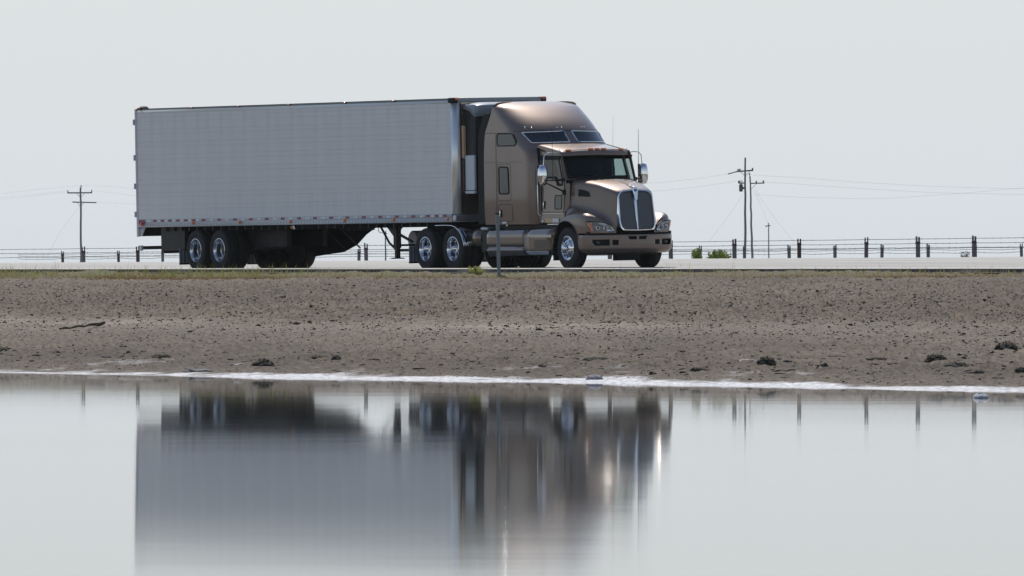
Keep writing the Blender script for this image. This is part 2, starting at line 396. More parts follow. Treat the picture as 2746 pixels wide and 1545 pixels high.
lipm = mat('shaded_asphalt_edge', (.034, .040, .046), .9, noise=(5, (.02, .022, .026), .4, .7), bump=(3, .3, .02))  # shade on the lip's near face is put into this dark blue-grey
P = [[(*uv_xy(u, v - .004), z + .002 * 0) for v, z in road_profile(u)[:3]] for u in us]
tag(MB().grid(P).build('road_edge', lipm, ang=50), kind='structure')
# painted lines
linep = mat('worn_white_road_paint', (.72, .71, .68), .6, noise=(6, (.5, .49, .46), .45, .7))
def road_z(u, v):
    pr = road_profile(u)
    for (v0, z0), (v1, z1) in zip(pr, pr[1:]):
        if v0 <= v <= v1: return z0 + (z1 - z0) * (v - v0) / (v1 - v0)
def stripe(name, v0, v1, ua, ub, m, step=1.0):
    P = [[(*uv_xy(u, v), road_z(u, v) + .004) for v in (v0, v1)] for u in np.arange(ua, ub + .01, step)]
    return tag(MB().grid(P).build(name, m), kind='structure')
stripe('edge_line', -1.95, -1.83, -120, 90, linep)
stripe('edge_line', 8.1, 8.22, -120, 90, linep)
yel = mat('worn_yellow_road_paint', (.42, .37, .27), .6)
stripe('centre_line', 2.15, 2.25, -120, 90, yel); stripe('centre_line', 2.4, 2.5, -120, 90, yel)
tar = mat('tar_streak', (.31, .295, .27), .5)
for v in (.9, 3.6, 4.5, 6.4): stripe('tyre_track', v, v + .35, -120, 90, tar, 3)

# ------------------------------------------------------------------ the truck's frame of reference
l2 = LY * math.cos(ROLL) + ZZ * math.sin(ROLL); z2 = -LY * math.sin(ROLL) + ZZ * math.cos(ROLL)
MT = Matrix(((HX.x, l2.x, z2.x, O.x), (HX.y, l2.y, z2.y, O.y), (HX.z, l2.z, z2.z, O.z), (0, 0, 0, 1)))
MTR = MT @ Matrix.Rotation(-.0041, 4, 'Y')

# wheels ------------------------------------------------------------
TYRE = [(-.13, .30), (-.145, .36), (-.15, .43), (-.142, .475), (-.125, .503), (-.10, .514), (-.085, .515), (-.083, .503), (-.070, .503), (-.068, .517), (-.012, .518), (-.010, .505),
        (.010, .505), (.012, .518), (.068, .517), (.070, .503), (.083, .503), (.085, .515), (.10, .514), (.125, .503), (.142, .475), (.15, .43), (.145, .36), (.13, .30)]
def tyre(name, c, parent):
    b = MB().lathe(TYRE, c, 56); return b.build(name, 'rubber', parent, ang=50)
def dual_wheel(parent, x, side, zc, trailer, ylip=1.26):
    """two tyres and a deep-dish rim; side -1 near, +1 far"""
    s = side; e = empty('wheel', parent)
    tyre('tyre', (x, s * (ylip - .13), zc), e); tyre('tyre', (x, s * (ylip - .46), zc), e)
    rim = MB().lathe([(-.01, .300), (.012, .300), (.016, .286), (0, .276), (-.03, .262), (-.07, .252), (-.17, .247), (-.175, .21), (-.185, .11)], (x, s * ylip, zc), 56, sgn=s)
    rim.build('rim', 'alu' if trailer else 'chrome', e, ang=30)
    d = MB().lathe([(-.172, .247), (-.18, .235), (-.176, .10), (-.15, .098), (-.14, .085), (-.10, .08), (-.095, .0)] if trailer else
                   [(-.172, .247), (-.18, .235), (-.16, .12), (-.158, .115)], (x, s * ylip, zc), 40, sgn=s)
    for k in range(10):
        t = 2 * math.pi * k / 10
        d.lathe([(-.18, .016), (-.145, .016), (-.14, .0)], (x + .142 * math.cos(t), s * ylip, zc + .142 * math.sin(t)), 6, sgn=s)
    d.build('hub', 'hub', e, ang=30)
    if not trailer:
        MB().lathe([(-.16, .118), (-.10, .112), (-.05, .10), (.0, .072), (.035, .04), (.045, .0)], (x, s * ylip, zc), 32, sgn=s).build('hub_cap', 'chrome', e, ang=40)
    return e
def front_wheel(parent, x, side, zc, yo=1.19):
    s = side; e = empty('wheel', parent); tyre('tyre', (x, s * (yo - .14), zc), e)
    rim = MB().lathe([(-.02, .300), (.004, .300), (.008, .288), (-.012, .275), (-.035, .262), (-.045, .255), (-.02, .235), (.02, .185), (.045, .16), (.05, .12)], (x, s * yo, zc), 60, sgn=s)
    rim.build('rim', 'chrome', e, ang=40)
    hh = MB()
    for k in range(10):
        t = 2 * math.pi * (k + .5) / 10; hh.lathe([(-.01, .0), (.003, .026)], (x + .214 * math.cos(t), s * (yo + .006), zc + .214 * math.sin(t)), 12, sgn=s)
    hh.build('hand_hole', 'black', e)
    hb = MB().lathe([(.048, .105), (.07, .10), (.11, .095), (.135, .07), (.145, .0)], (x, s * yo, zc), 32, sgn=s)
    hb.build('hub_cap', 'chrome', e, ang=40)
    for k in range(10):
        t = 2 * math.pi * k / 10
        MB().lathe([(.03, .021), (.075, .019), (.09, .012), (.094, .0)], (x + .142 * math.cos(t), s * yo, zc + .142 * math.sin(t)), 10, sgn=s).build('lug_nut', 'chrome', e, ang=40)
    return e

# ------------------------------------------------------------------ SEMI TRAILER
T = empty('semi_trailer', mw=MTR); tag(T, 'long white refrigerated box trailer with red and white reflective tape, pulled by the tan truck', 'trailer')
ZB, ZT = 1.17, 4.205
# side panels with pairs of horizontal ribs; seams every 1.22 m
def panel_profile(z0=1.365, z1=4.085):
    pts = [(z0, 0)]; z = 4.205 - .165
    zs = []
    zz = 3.985
    while zz > z0 + .05: zs += [zz, zz - .113]; zz -= .3215
    for q in sorted(zs): pts += [(q - .009, 0), (q - .003, .005), (q + .003, .005), (q + .009, 0)]
    pts.append((z1, 0)); return pts
prof = panel_profile()
def panel_mesh(L, side):
    b = MB(); P = []
    for xx in (0, L):
        P.append([(xx, side * (1.300 - d), z) for z, d in prof])
    b.grid(P)
    return b
whitem = M['white']; n = whitem.node_tree; p = n.nodes['Principled BSDF']
def grime(m, col, amt, sx, sz, lo=.5, hi=.8):
    n = m.node_tree; p = n.nodes['Principled BSDF']; L = n.links; src = p.inputs['Base Color'].links[0].from_socket
    t = n.nodes.new('ShaderNodeTexCoord'); mp = n.nodes.new('ShaderNodeMapping'); mp.inputs['Scale'].default_value = (sx, 1, sz); L.new(t.outputs['Object'], mp.inputs[0])
    z = n.nodes.new('ShaderNodeTexNoise'); z.inputs['Scale'].default_value = 1; z.inputs['Detail'].default_value = 7; L.new(mp.outputs[0], z.inputs[0])
    r_ = n.nodes.new('ShaderNodeMapRange'); r_.inputs['From Min'].default_value = lo; r_.inputs['From Max'].default_value = hi; r_.inputs['To Max'].default_value = amt; L.new(z.outputs['Fac'], r_.inputs['Value'])
    x = n.nodes.new('ShaderNodeMix'); x.data_type = 'RGBA'; L.new(r_.outputs[0], x.inputs['Factor']); L.new(src, x.inputs[6]); x.inputs[7].default_value = (*col, 1); L.new(x.outputs[2], p.inputs['Base Color'])
    q = n.nodes.new('ShaderNodeMapRange'); q.inputs['To Min'].default_value = p.inputs['Roughness'].default_value; q.inputs['To Max'].default_value = min(1, p.inputs['Roughness'].default_value + .25); L.new(z.outputs['Fac'], q.inputs['Value'])
def rivets(m):
    """fine rows of rivet heads every 0.407 m: darker dots, fine relief only"""
    n = m.node_tree; p = n.nodes['Principled BSDF']; L = n.links
    t = n.nodes.new('ShaderNodeTexCoord'); s = n.nodes.new('ShaderNodeSeparateXYZ'); L.new(t.outputs['Object'], s.inputs[0])
    def per(inp, period, off, width):
        a = n.nodes.new('ShaderNodeMath'); a.operation = 'ADD'; a.inputs[1].default_value = off + 100 * period; L.new(inp, a.inputs[0])
        f = n.nodes.new('ShaderNodeMath'); f.operation = 'MODULO'; f.inputs[1].default_value = period; L.new(a.outputs[0], f.inputs[0])
        c = n.nodes.new('ShaderNodeMath'); c.operation = 'LESS_THAN'; c.inputs[1].default_value = width; L.new(f.outputs[0], c.inputs[0]); return c
    a = per(s.outputs['X'], .4067, 0, .016); b = per(s.outputs['Z'], .08, 0, .05)
    mlt = n.nodes.new('ShaderNodeMath'); mlt.operation = 'MULTIPLY'; L.new(a.outputs[0], mlt.inputs[0]); L.new(b.outputs[0], mlt.inputs[1])
    src = p.inputs['Base Color'].links[0].from_socket
    x = n.nodes.new('ShaderNodeMix'); x.data_type = 'RGBA'; L.new(mlt.outputs[0], x.inputs['Factor']); L.new(src, x.inputs[6]); x.inputs[7].default_value = (.62, .63, .65, 1)
    L.new(x.outputs[2], p.inputs['Base Color'])
rivets(whitem); grime(whitem, (.50, .495, .49), .3, 2.2, .35, .48, .85)
for side in (-1, 1):
    first = {}
    xs_ = [-16.08]
    while xs_[-1] + 1.22 < -.05: xs_.append(xs_[-1] + 1.22)
    xs_.append(0.0)
    for i in range(len(xs_) - 1):
        L_ = xs_[i + 1] - xs_[i]; key = round(L_, 2)
        if key not in first:
            o = panel_mesh(L_, side).build('side_panel', whitem, T, ang=20); first[key] = o
        else:
            o = first[key].copy(); C.objects.link(o); o.parent = T
        o.location = (xs_[i], 0, 0)
# roof, floor, doors, nose
MB().box(-16.12, .12, -1.27, 1.27, 4.185, 4.20).build('roof', 'white', T)
MB().box(-16.10, .10, -1.28, 1.28, 1.20, 1.26).build('floor', 'satin', T)
nw = MB().box(.10, .148, -1.17, 1.17, 1.30, 4.19); nw.build('nose_wall', mat('polished_nose_wall', (.40, .34, .29), .25, .85), T)
for side in (-1, 1):
    # rounded bright corner post
    P = []
    for z in (1.365, 4.10):
        row = [(0, side * 1.302, z)]
        for k in range(9):
            t = k / 8 * math.pi / 2; row.append((.0 + .155 * math.sin(t), side * (1.302 - .155 + .155 * math.cos(t)), z))
        row.append((.156, side * 1.10, z)); P.append(row)
    MB().grid(P).build('corner_post', 'post', T, ang=50, solid=.01)
    MB().box(.14, .165, side * 1.10 - .012, side * 1.10 + .012, 1.4, 4.1).build('corner_seam', 'black', T)
# rear frame and doors
for side in (-1, 1):
    MB().box(-16.17, -16.08, side * 1.315 - .05 * (side > 0), side * 1.315 + .05 * (side < 0), .93, 4.20).build('rear_post', mat('rear_post_paint', (.62, .58, .66), .45), T, bev=.008)
    MB().box(-16.165, -16.12, min(side * .01, side * 1.25), max(side * .01, side * 1.25), 1.2, 4.12).build('rear_door', 'white', T, bev=.01)
    for z in (3.86, 2.95, 2.22, 1.50): MB().box(-16.215, -16.165, side * 1.31 - .04, side * 1.31 + .04, z - .07, z + .08).build('door_hinge', 'rail', T, bev=.01)
    MB().add([(-16.10, side * 1.25, 1.17), (-15.78, side * 1.25, 1.17), (-15.98, side * 1.25, .95), (-16.10, side * 1.25, .94)], [(0, 1, 2, 3)]).build('rear_gusset', 'rail', T, solid=.02)
MB().box(-16.15, -16.09, -1.25, 1.25, .94, 1.17).build('rear_sill', 'satin', T)
# rails
for side in (-1, 1):
    ys = (side * 1.318, side * 1.295)
    P = []
    pr = [(1.168, 0), (1.182, .012), (1.262, .012), (1.268, .006), (1.290, .006), (1.296, .014), (1.362, .014), (1.372, 0)]
    MB().grid([[(x, side * (1.298 + d), z) for z, d in pr] for x in (-16.08, -8, 0.0)]).build('bottom_rail', 'rail', T, ang=20, solid=.01)
    b = MB()
    for x in np.arange(-15.9, -.1, .152):
        for z in (1.20, 1.235): b.box(x, x + .02, side * 1.3105 - .003, side * 1.3105 + .003, z, z + .016)
    tag(b.build('rail_rivet', 'black', T, smooth=False), kind='stuff')
    MB().grid([[(x, side * (1.298 + d), z) for z, d in [(4.078, 0), (4.085, .012), (4.155, .012), (4.160, .004)]] for x in (-16.08, -8, 0.0)]).build('top_rail', mat('top_rail_bright', (.75, .80, .84), .4, .1), T, ang=20, solid=.01)
    MB().box(-16.08, 0.0, side * 1.296 - .02 * (side < 0), side * 1.296 + .02 * (side > 0), 4.162, 4.205).build('top_cap', 'railtop', T)
    b = MB()
    for x in np.arange(-15.7, -.2, .13): b.box(x, x + .06, side * 1.3175 - .003, side * 1.3175 + .003, 4.168, 4.184)
    tag(b.build('cap_perforation', mat('cap_slot_pale', (.5, .54, .54), .5), T, smooth=False), kind='stuff')
# bottom rail round the nose, top rail over the nose
MB().box(.002, .16, -1.302, 1.302, 1.172, 1.355).build('nose_rail', 'dullalu', T, bev=.03)
MB().box(.02, .17, -1.302, 1.302, 4.105, 4.212).build('nose_top_rail', mat('nose_rail_grey', (.28, .30, .31), .45, .3), T, bev=.02)
for y in (-1.26, 1.26): MB().box(-.07, .20, y - .075, y + .075, 4.09, 4.218).build('corner_cap', 'black', T, bev=.03)
# reflective tape
red = [-15.19, -14.79, -14.38, -13.96, -13.54, -13.13, -12.61, -11.79, -10.97, -10.14, -9.31, -8.49, -7.64, -6.83, -6.01, -5.19, -4.36, -3.54, -2.71, -1.89, -1.165, -.74, -.33]
wht = [-15.51, -14.96, -14.58, -14.19, -13.75, -13.34, -12.92, -12.2, -11.38, -10.55, -9.72, -8.9, -8.08, -7.25, -6.41, -5.6, -4.77, -3.95, -3.12, -2.3, -1.47, -.94, -.54]
for L_, m_, hw in ((red, 'redtape', .095), (wht, 'whitetape', .08)):
    for side in (-1, 1):
        f0 = None
        for x in L_:
            if f0 is None:
                f0 = MB().box(-hw, hw, side * 1.313 - .002, side * 1.313 + .002, 1.303, 1.356).build('reflective_strip', m_, T, smooth=False); o = f0
            else: o = f0.copy(); C.objects.link(o); o.parent = T
            o.location = (x, 0, 0)
for side in (-1, 1): MB().box(-16.05, -15.72, side * 1.3135 - .002, side * 1.3135 + .002, 1.24, 1.36).build('reflective_strip', 'redtape', T, smooth=False)
# marker lamps
def lampd(x, y, z, r, m, name='marker_lamp', ax='y', sg=-1, hx=1.0):
    b = MB().lathe([(0, r * 1.15), (.012, r * 1.1), (.02, r), (.035, r * .8), (.045, r * .45), (.05, 0)], (0, 0, 0), 16, axis=ax, sgn=sg)
    o = b.build(name, m, T, ang=60); o.location = (x, y, z); o.scale = (hx, 1, 1); return o
for x, z in ((-13.15, 1.26), (-10.7, 1.255), (-8.08, 1.25), (-5.31, 1.25), (-2.84, 1.25), (-.16, 1.252)):
    lampd(x, -1.311, z, .038, 'amber', hx=1.25); lampd(x, 1.311, z, .038, 'amber', sg=1)
lampd(-15.87, -1.317, 1.25, .05, 'redlens', hx=1.3); lampd(-15.87, 1.317, 1.25, .05, 'redlens', sg=1)
MB().box(-8.11, -7.95, -1.30, -1.24, 1.05, 1.16).build('turn_lamp_bracket', 'alu', T, bev=.03); lampd(-8.03, -1.302, 1.106, .035, 'amber', 'turn_lamp')
for x in (-13.06, -10.6, -8.0, -5.15, -2.7):
    MB().box(x - .09, x + .09, -1.335, -1.30, 4.165, 4.205).build('top_lamp', 'black', T, bev=.01); lampd(x - .03, -1.335, 4.185, .016, 'redlens' if x < -9 else 'amber', 'top_lamp_lens', hx=2.2)
MB().lathe([(0, .14), (.04, .135), (.075, .10), (.09, .05), (.093, 0)], (-15.85, -1.22, 4.18), 20, axis='z').build('corner_lamp_housing', 'black', T); lampd(-15.88, -1.345, 4.2, .035, 'redlens', 'corner_lamp')
for y in (-1.22, 1.24): MB().box(.10, .22, y - .06, y + .06, 4.155, 4.215).build('nose_lamp', 'amber' if y < 0 else 'redlens', T, bev=.02)
# refrigeration unit on the nose
MB().box(.15, .235, -1.085, -1.005, 2.73, 3.53).build('tan_reflection_slab', mat('tan_reflection_tone', (.72, .48, .29), .4, 0, .3), T, bev=.01)  # added slab, coloured as the lit sleeper reflected in the polished nose
MB().box(.15, .22, -1.085, -1.005, 1.9, 2.70).build('brown_reflection_slab', mat('brown_reflection_tone', (.12, .085, .06), .5), T, bev=.01)  # added strip below it, painted as the darker part of that reflection
U = MB().box(.15, .66, -1.0, 1.0, 1.86, 4.0).build('refrigeration_unit', 'reefer', T, bev=.05)
P = []
for i in range(9):                                # white rounded hood of the unit
    t = i / 8
    x_ = .15 + .58 * t; P.append([(x_, y, 3.98 + .12 * math.sqrt(max(0, 1 - (t * .93) ** 3)) * (1 - abs(y / 1.04) ** 6 * .8)) for y in np.linspace(-1.02, 1.02, 21)])
P.append([(.74, y, 3.80 - .06 * abs(y)) for y in np.linspace(-1.02, 1.02, 21)])
MB().grid(P).build('unit_hood', mat('unit_hood_grey', (.34, .39, .45), .35), U, ang=50, solid=.02)
MB().add([(.15, -1.025, 4.06), (.74, -1.025, 4.02), (.74, -1.025, 3.72), (.45, -1.025, 3.88), (.15, -1.025, 3.93)], [(0, 1, 2, 3, 4)]).build('unit_hood_side', mat('unit_hood_side_grey', (.34, .39, .45), .35), U, solid=.02)
b = MB()
for r_ in range(24):                              # honeycomb grille on side and front
    for c_ in range(3):
        cx = .24 + c_ * .15; cz = 2.95 + r_ * .085 * .5 * 1.0 + 0
        if (r_ + c_) % 2: continue
        b.lathe([(0, .036), (.006, .036), (.006, .026), (0, .026)], (cx, -1.003, cz), 6, sgn=-1)
    for c_ in range(22):
        cy = -.93 + c_ * .085
        if (r_ + c_) % 2: continue
        b.lathe([(0, .046), (.006, .046), (.006, .034), (0, .034)], (.663, cy, 2.95 + r_ * .0425), 6, axis='x')
tag(b.build('honeycomb_grille', mat('honeycomb_grey', (.06, .062, .065), .5), U, smooth=False), kind='stuff')
MB().box(.155, .26, -1.035, -1.0, 1.88, 2.82).build('unit_side_panel', mat('unit_grey', (.16, .18, .20), .4), U, bev=.01)
MB().box(.27, .70, -1.06, -.99, 1.94, 2.80).build('unit_door', 'reefwhite', U, bev=.02)
MB().box(.26, .71, -1.07, -.99, 1.86, 1.925).build('unit_sill', 'reefwhite', U, bev=.01)
# undercarriage
for x in np.arange(-14.8, -1.0, .42): MB().box(x, x + .05, -1.24, 1.24, 1.06, 1.168).build('cross_member', 'satin', T, smooth=False) if not (-9.2 < x < -3.6) or int(x * 10) % 3 else None
for side in (-1, 1):
    MB().box(-15.2, -9.6, side * .52 - .06, side * .52 + .06, .62, 1.06).build('slider_rail', 'satin', T, bev=.01)
    MB().box(-15.15, -13.9, side * 1.12 - .04, side * 1.12 + .04, .56, 1.17).build('rear_side_plate', 'satin', T)
MB().box(-15.15, -15.05, -1.15, 1.15, .50, 1.17).build('rear_bulkhead', 'satin', T)
MB().box(-13.9, -11.2, -.6, .6, .55, 1.10).build('suspension_frame', 'satin', T)
for x in (-13.05, -11.82):
    MB().lathe([(-1.1, .07), (1.1, .07)], (x, 0, .56), 14).build('axle', 'satin', T)
    for side in (-1, 1):
        MB().box(x - .25, x + .25, side * .55 - .1, side * .55 + .1, .45, .75).build('air_spring', 'satin', T, bev=.05)
for x in (-13.115, -11.88):
    for side in (-1, 1): dual_wheel(T, x, side, .561, True, 1.27)
# rear underride guard
MB().box(-16.14, -16.05, -1.22, 1.22, .60, .69).build('underride_bar', 'satin', T, bev=.01)
for y in (-.5, .5): MB().box(-16.12, -16.05, y - .05, y + .05, .68, .96).build('underride_post', 'satin', T)
MB().box(-16.15, -16.04, -1.26, -1.20, .57, .71).build('underride_end', 'rail', T, bev=.01)
MB().box(-16.05, -15.1, -.5, -.42, .80, .96).build('underride_brace', 'satin', T)
def mudflap(parent, x, y0, y1, z0, z1):
    e = MB().box(x - .006, x + .006, y0, y1, z0, z1).build('mudflap', 'flap', parent, smooth=False)
    b = MB()
    for k in range(5): yy = y0 + (y1 - y0) * (k + .5) / 5; b.box(x - .012, x + .012, yy - .008, yy + .008, z0, z1)
    b.box(x - .014, x + .014, y0, y1, z0 - .01, z0 + .03)
    b.build('rib', 'black', e, smooth=False)
mudflap(T, -14.0, -1.27, -.75, .21, .62); mudflap(T, -14.0, .70, 1.25, .18, .62)
# far-side aerodynamic skirt whose swept front edge shows under the box
sk = [(-9.9, .42), (-9.21, .60), (-8.72, .86), (-8.09, 1.08), (-8.05, 1.17), (-15.1, 1.17), (-15.1, .45), (-14.2, .40), (-12.3, .33), (-11.37, .32), (-10.70, .37)]
MB().prism(sk, lambda a, b_, d: (a, d, b_ + .03), 1.215, 1.235).build('side_skirt', 'black', T, smooth=False)
for k, x in enumerate(np.arange(-14.6, -8.6, .8)): MB().tube([(x, 1.2, .55), (x, .55, 1.12)], .02, 6).build('skirt_strut', 'satin', T)
MB().tube([(-8.2, .6, 1.12), (-8.3, .6, .96), (-8.5, .6, .93), (-8.62, .6, 1.0), (-8.66, .6, 1.12)], .008, 6).build('air_hose', 'black', T)
MB().tube([(-6.3, .2, 1.14), (-6.3, .2, .97), (-6.2, .2, .93), (-5.95, .2, .93)], .008, 6).build('air_hose', 'black', T)
# landing gear
for y in (-.86, .95):
    e = MB().box(-3.58, -3.42, y - .07, y + .07, .55, 1.14).build('landing_leg', 'satin', T, bev=.01)
    MB().box(-3.555, -3.445, y - .05, y + .05, .30, .56).build('inner_leg', 'satin', e)
    MB().add([(-3.70, y - .12, .285), (-3.30, y - .12, .285), (-3.30, y + .12, .285), (-3.70, y + .12, .285), (-3.62, y - .08, .315), (-3.38, y - .08, .315), (-3.38, y + .08, .315), (-3.62, y + .08, .315)],
             [(0, 1, 2, 3), (4, 5, 6, 7), (0, 1, 5, 4), (1, 2, 6, 5), (2, 3, 7, 6), (3, 0, 4, 7)]).build('foot', 'satin', e)
    MB().prism([(-4.05, 1.14), (-3.58, .80), (-3.58, .95), (-3.42, .95), (-3.15, 1.14)], lambda a, b_, d: (a, d, b_), y - .03, y + .03).build('leg_gusset', 'satin', e, smooth=False)
    MB().tube([(-4.35, y, 1.12), (-3.9, y, .68), (-3.57, y, .52)], .03, 6).build('brace', 'satin', e)
    MB().tube([(-3.42, y, .90), (-2.75, y, .70)], .035, 6).build('brace', 'satin', e)
MB().tube([(-3.5, -.86, .62), (-3.5, .95, .62)], .03, 6).build('leg_shaft', 'satin', T)
MB().box(-3.4, -2.6, -.85, -.78, .47, .53).build('leg_bar', 'satin', T)
MB().lathe([(0, 0), (.0, .22), (.02, .24), (.6, .24), (.62, .22), (.62, 0)], (-3.62, -.36, .735), 32).build('air_tank', mat('air_tank_grey', (.42, .41, .41), .4), T)
for x, z in ((-6.9, 1.0), (-2.9, .95), (-1.9, 1.0)): MB().box(x, x + .14, -.35, .35, z, 1.12).build('bracket', 'satin', T)

# ------------------------------------------------------------------ TRACTOR
K = empty('truck_tractor', mw=MT); tag(K, 'tan metallic sleeper truck with chrome grille and mirrors, heading right on the road', 'truck')
# sleeper shell: plan sections stacked in height
#      z     w     xr    xs    xc    n
ST = [(1.10, 1.20, 1.45, 3.37, 3.80, 4.0), (1.6, 1.22, 1.45, 3.37, 3.80, 4.0), (2.5, 1.22, 1.45, 3.36, 3.80, 4.0), (2.85, 1.22, 1.46, 3.20, 3.78, 3.4), (3.04, 1.22, 1.48, 2.92, 3.72, 2.6),
      (3.20, 1.22, 1.50, 2.72, 3.60, 2.3), (3.345, 1.21, 1.52, 2.58, 3.50, 2.15), (3.5, 1.205, 1.61, 2.38, 3.36, 2.1), (3.66, 1.20, 1.70, 2.15, 3.15, 2.1), (3.85, 1.19, 1.80, 1.90, 2.80, 2.1),
      (3.95, 1.185, 1.85, 1.80, 2.55, 2.1), (4.00, 1.17, 1.88, 1.70, 2.38, 2.1), (4.04, 1.13, 1.90, 1.60, 2.2, 2.1), (4.07, 1.05, 1.90, 1.50, 2.05, 2.1), (4.085, .92, 1.90, 1.3, 1.97, 2.1)]
def sleeper_x(y, z):
    w_, xr, xs, xc, n_ = interp(ST, z); q = max(0, 1 - min(1, abs(y) / w_) ** n_); return max(xr, xs + (xc - xs) * q ** (1 / n_))
zs = list(np.linspace(1.10, 2.6, 8)) + list(np.linspace(2.7, 3.345, 16)) + list(np.linspace(3.38, 3.9, 16)) + list(np.linspace(3.92, 4.085, 12))
P = []
NT = 28
for z in zs:
    w_, xr, xs, xc, n_ = interp(ST, z); half = [(xr, w_)]
    for k in range(1, 6): half.append((max(xr, xr + (xs - xr) * k / 6), w_))
    for k in range(NT + 1):
        t = math.pi / 2 * k / NT; c, s_ = math.cos(t), math.sin(t)
        half.append((max(xr, xs + (xc - xs) * s_ ** (2 / n_)), w_ * c ** (2 / n_)))
    row = [(x, -y, z) for x, y in half] + [(x, y, z) for x, y in reversed(half[:-1])]
    P.append(row)
b = MB().grid(P)
k = len(b.v); top = P[-1]; b.v.append((1.8, 0, 4.093)); nb = k - len(top)
for i in range(len(top) - 1): b.f.append((nb + i, nb + i + 1, k))
SL = b.build('sleeper', 'paint', K, ang=40)
MB().box(1.47, 1.50, -1.19, 1.19, 1.12, 3.3).build('sleeper_back', 'black', K)
MB().add([(1.56, -1.19, 3.3), (1.56, 1.19, 3.3), (1.90, 1.1, 3.90), (1.92, .9, 3.97), (1.92, -.9, 3.97), (1.90, -1.1, 3.90)], [(0, 1, 2, 3, 4, 5)]).build('sleeper_back_top', 'black', K)
# rear side extenders
for s in (-1, 1):
    MB().prism([(1.12, 1.12), (1.46, 1.12), (1.48, 2.6), (1.53, 3.33), (1.76, 3.82), (1.45, 3.80), (1.14, 3.25)], lambda a, b_, d: (a, d, b_), s * 1.17, s * 1.205).build('side_extender', 'black', K, bev=.01)
# seam and upper fairing trims
def surf_strip(name, pts, m, off=.006, wid=.012, parent=K):
    """thin trim along (y,z) points lying on the sleeper's front"""
    P = []
    for y, z in pts:
        x = sleeper_x(y, z); P.append([(x + off, y, z - wid / 2), (x + off, y, z + wid / 2)])
    return MB().grid(P).build(name, m, parent, solid=.01)
surf_strip('roof_seam', [(y, 3.365) for y in np.linspace(-1.20, 1.20, 60)], 'black', .004, .014)
for s in (-1, 1): MB().box(1.54, 2.62, s * 1.2145 - .003, s * 1.2145 + .003, 3.322, 3.332).build('side_seam', 'black', K)
def front_window(name, corners, m, off, rim=None):
    """window following the curved front; corners (y,z) clockwise from upper left"""
    (a, b_, c, d) = corners; P = []
    for i in range(13):
        t = i / 12; row = []
        for j in range(7):
            u = j / 6; y = (a[0] * (1 - t) + b_[0] * t) * (1 - u) + (d[0] * (1 - t) + c[0] * t) * u; z = (a[1] * (1 - t) + b_[1] * t) * (1 - u) + (d[1] * (1 - t) + c[1] * t) * u
            row.append((sleeper_x(y, z) + off, y, z))
        P.append(row)
    # trim the corners
    o = MB().grid(P, skip=None).build(name, m, K, ang=60); return o, P
for s in (-1, 1):
    cs = [(s * 1.08, 3.33), (s * .15, 3.355), (s * .11, 3.085), (s * 1.02, 3.075)] if s < 0 else [(s * .0 + .06, 3.355), (.99, 3.33), (1.02, 3.075), (.13, 3.085)]
    o, P = front_window('upper_window', cs, 'glassk', .012)
    loop = [P[i][0] for i in range(13)] + [P[12][j] for j in range(1, 7)] + [P[i][6] for i in range(11, -1, -1)] + [P[0][j] for j in range(5, 0, -1)]
    MB().tube(loop + [loop[0]], .014, 6, cap=False).build('window_rim', 'chrome', o, ang=60)
# domed fasteners above the windows
for y in (-.98, -.86, -.28, -.16, .42, .52):
    MB().lathe([(0, .018), (.012, .014), (.016, 0)], (sleeper_x(y, 3.44) - .002, y, 3.44), 10, axis='x').build('fastener', 'chrome', K)
# sleeper side windows, luggage doors
def side_plate(name, poly, y, m, d=.008, parent=K, ring=0.0, ringm='black', bothm=True):
    out = []
    for s in (-1, 1):
        pts = rr(poly, .06)
        o = MB().prism(pts, lambda a, b_, q: (a, s * (y + q), b_), 0, d).build(name, m, parent, smooth=False)
        if ring: MB().ring(scale2(pts, ring), scale2(pts, -.006), lambda a, b_, q: (a, s * (y + q), b_), 0, d + .008).build('rim', ringm, o, smooth=False)
        out.append(o)
    return out
side_plate('side_window', [(2.12, 3.02), (2.96, 3.02), (3.02, 3.10), (2.84, 3.30), (2.12, 3.30)], 1.220, 'glassg', .004, ring=.02)
side_plate('side_window', [(2.19, 1.86), (2.63, 1.86), (2.60, 2.48), (2.19, 2.49)], 1.222, 'glassg', .004, ring=.03)
def outline(poly, y, wdt=.010, name='hatch_outline', m='black', dep=.002):
    for s in (-1, 1):
        pts = rr(poly, .07); MB().ring(scale2(pts, wdt / 2), scale2(pts, -wdt / 2), lambda a, b_, q: (a, s * (y + q), b_), 0, dep).build(name, m, K, smooth=False)
outline([(2.11, 1.68), (2.74, 1.68), (2.74, 2.57), (2.10, 2.57)], 1.2205)
outline([(2.13, 1.18), (2.79, 1.18), (2.79, 1.59), (2.13, 1.59)], 1.2195)
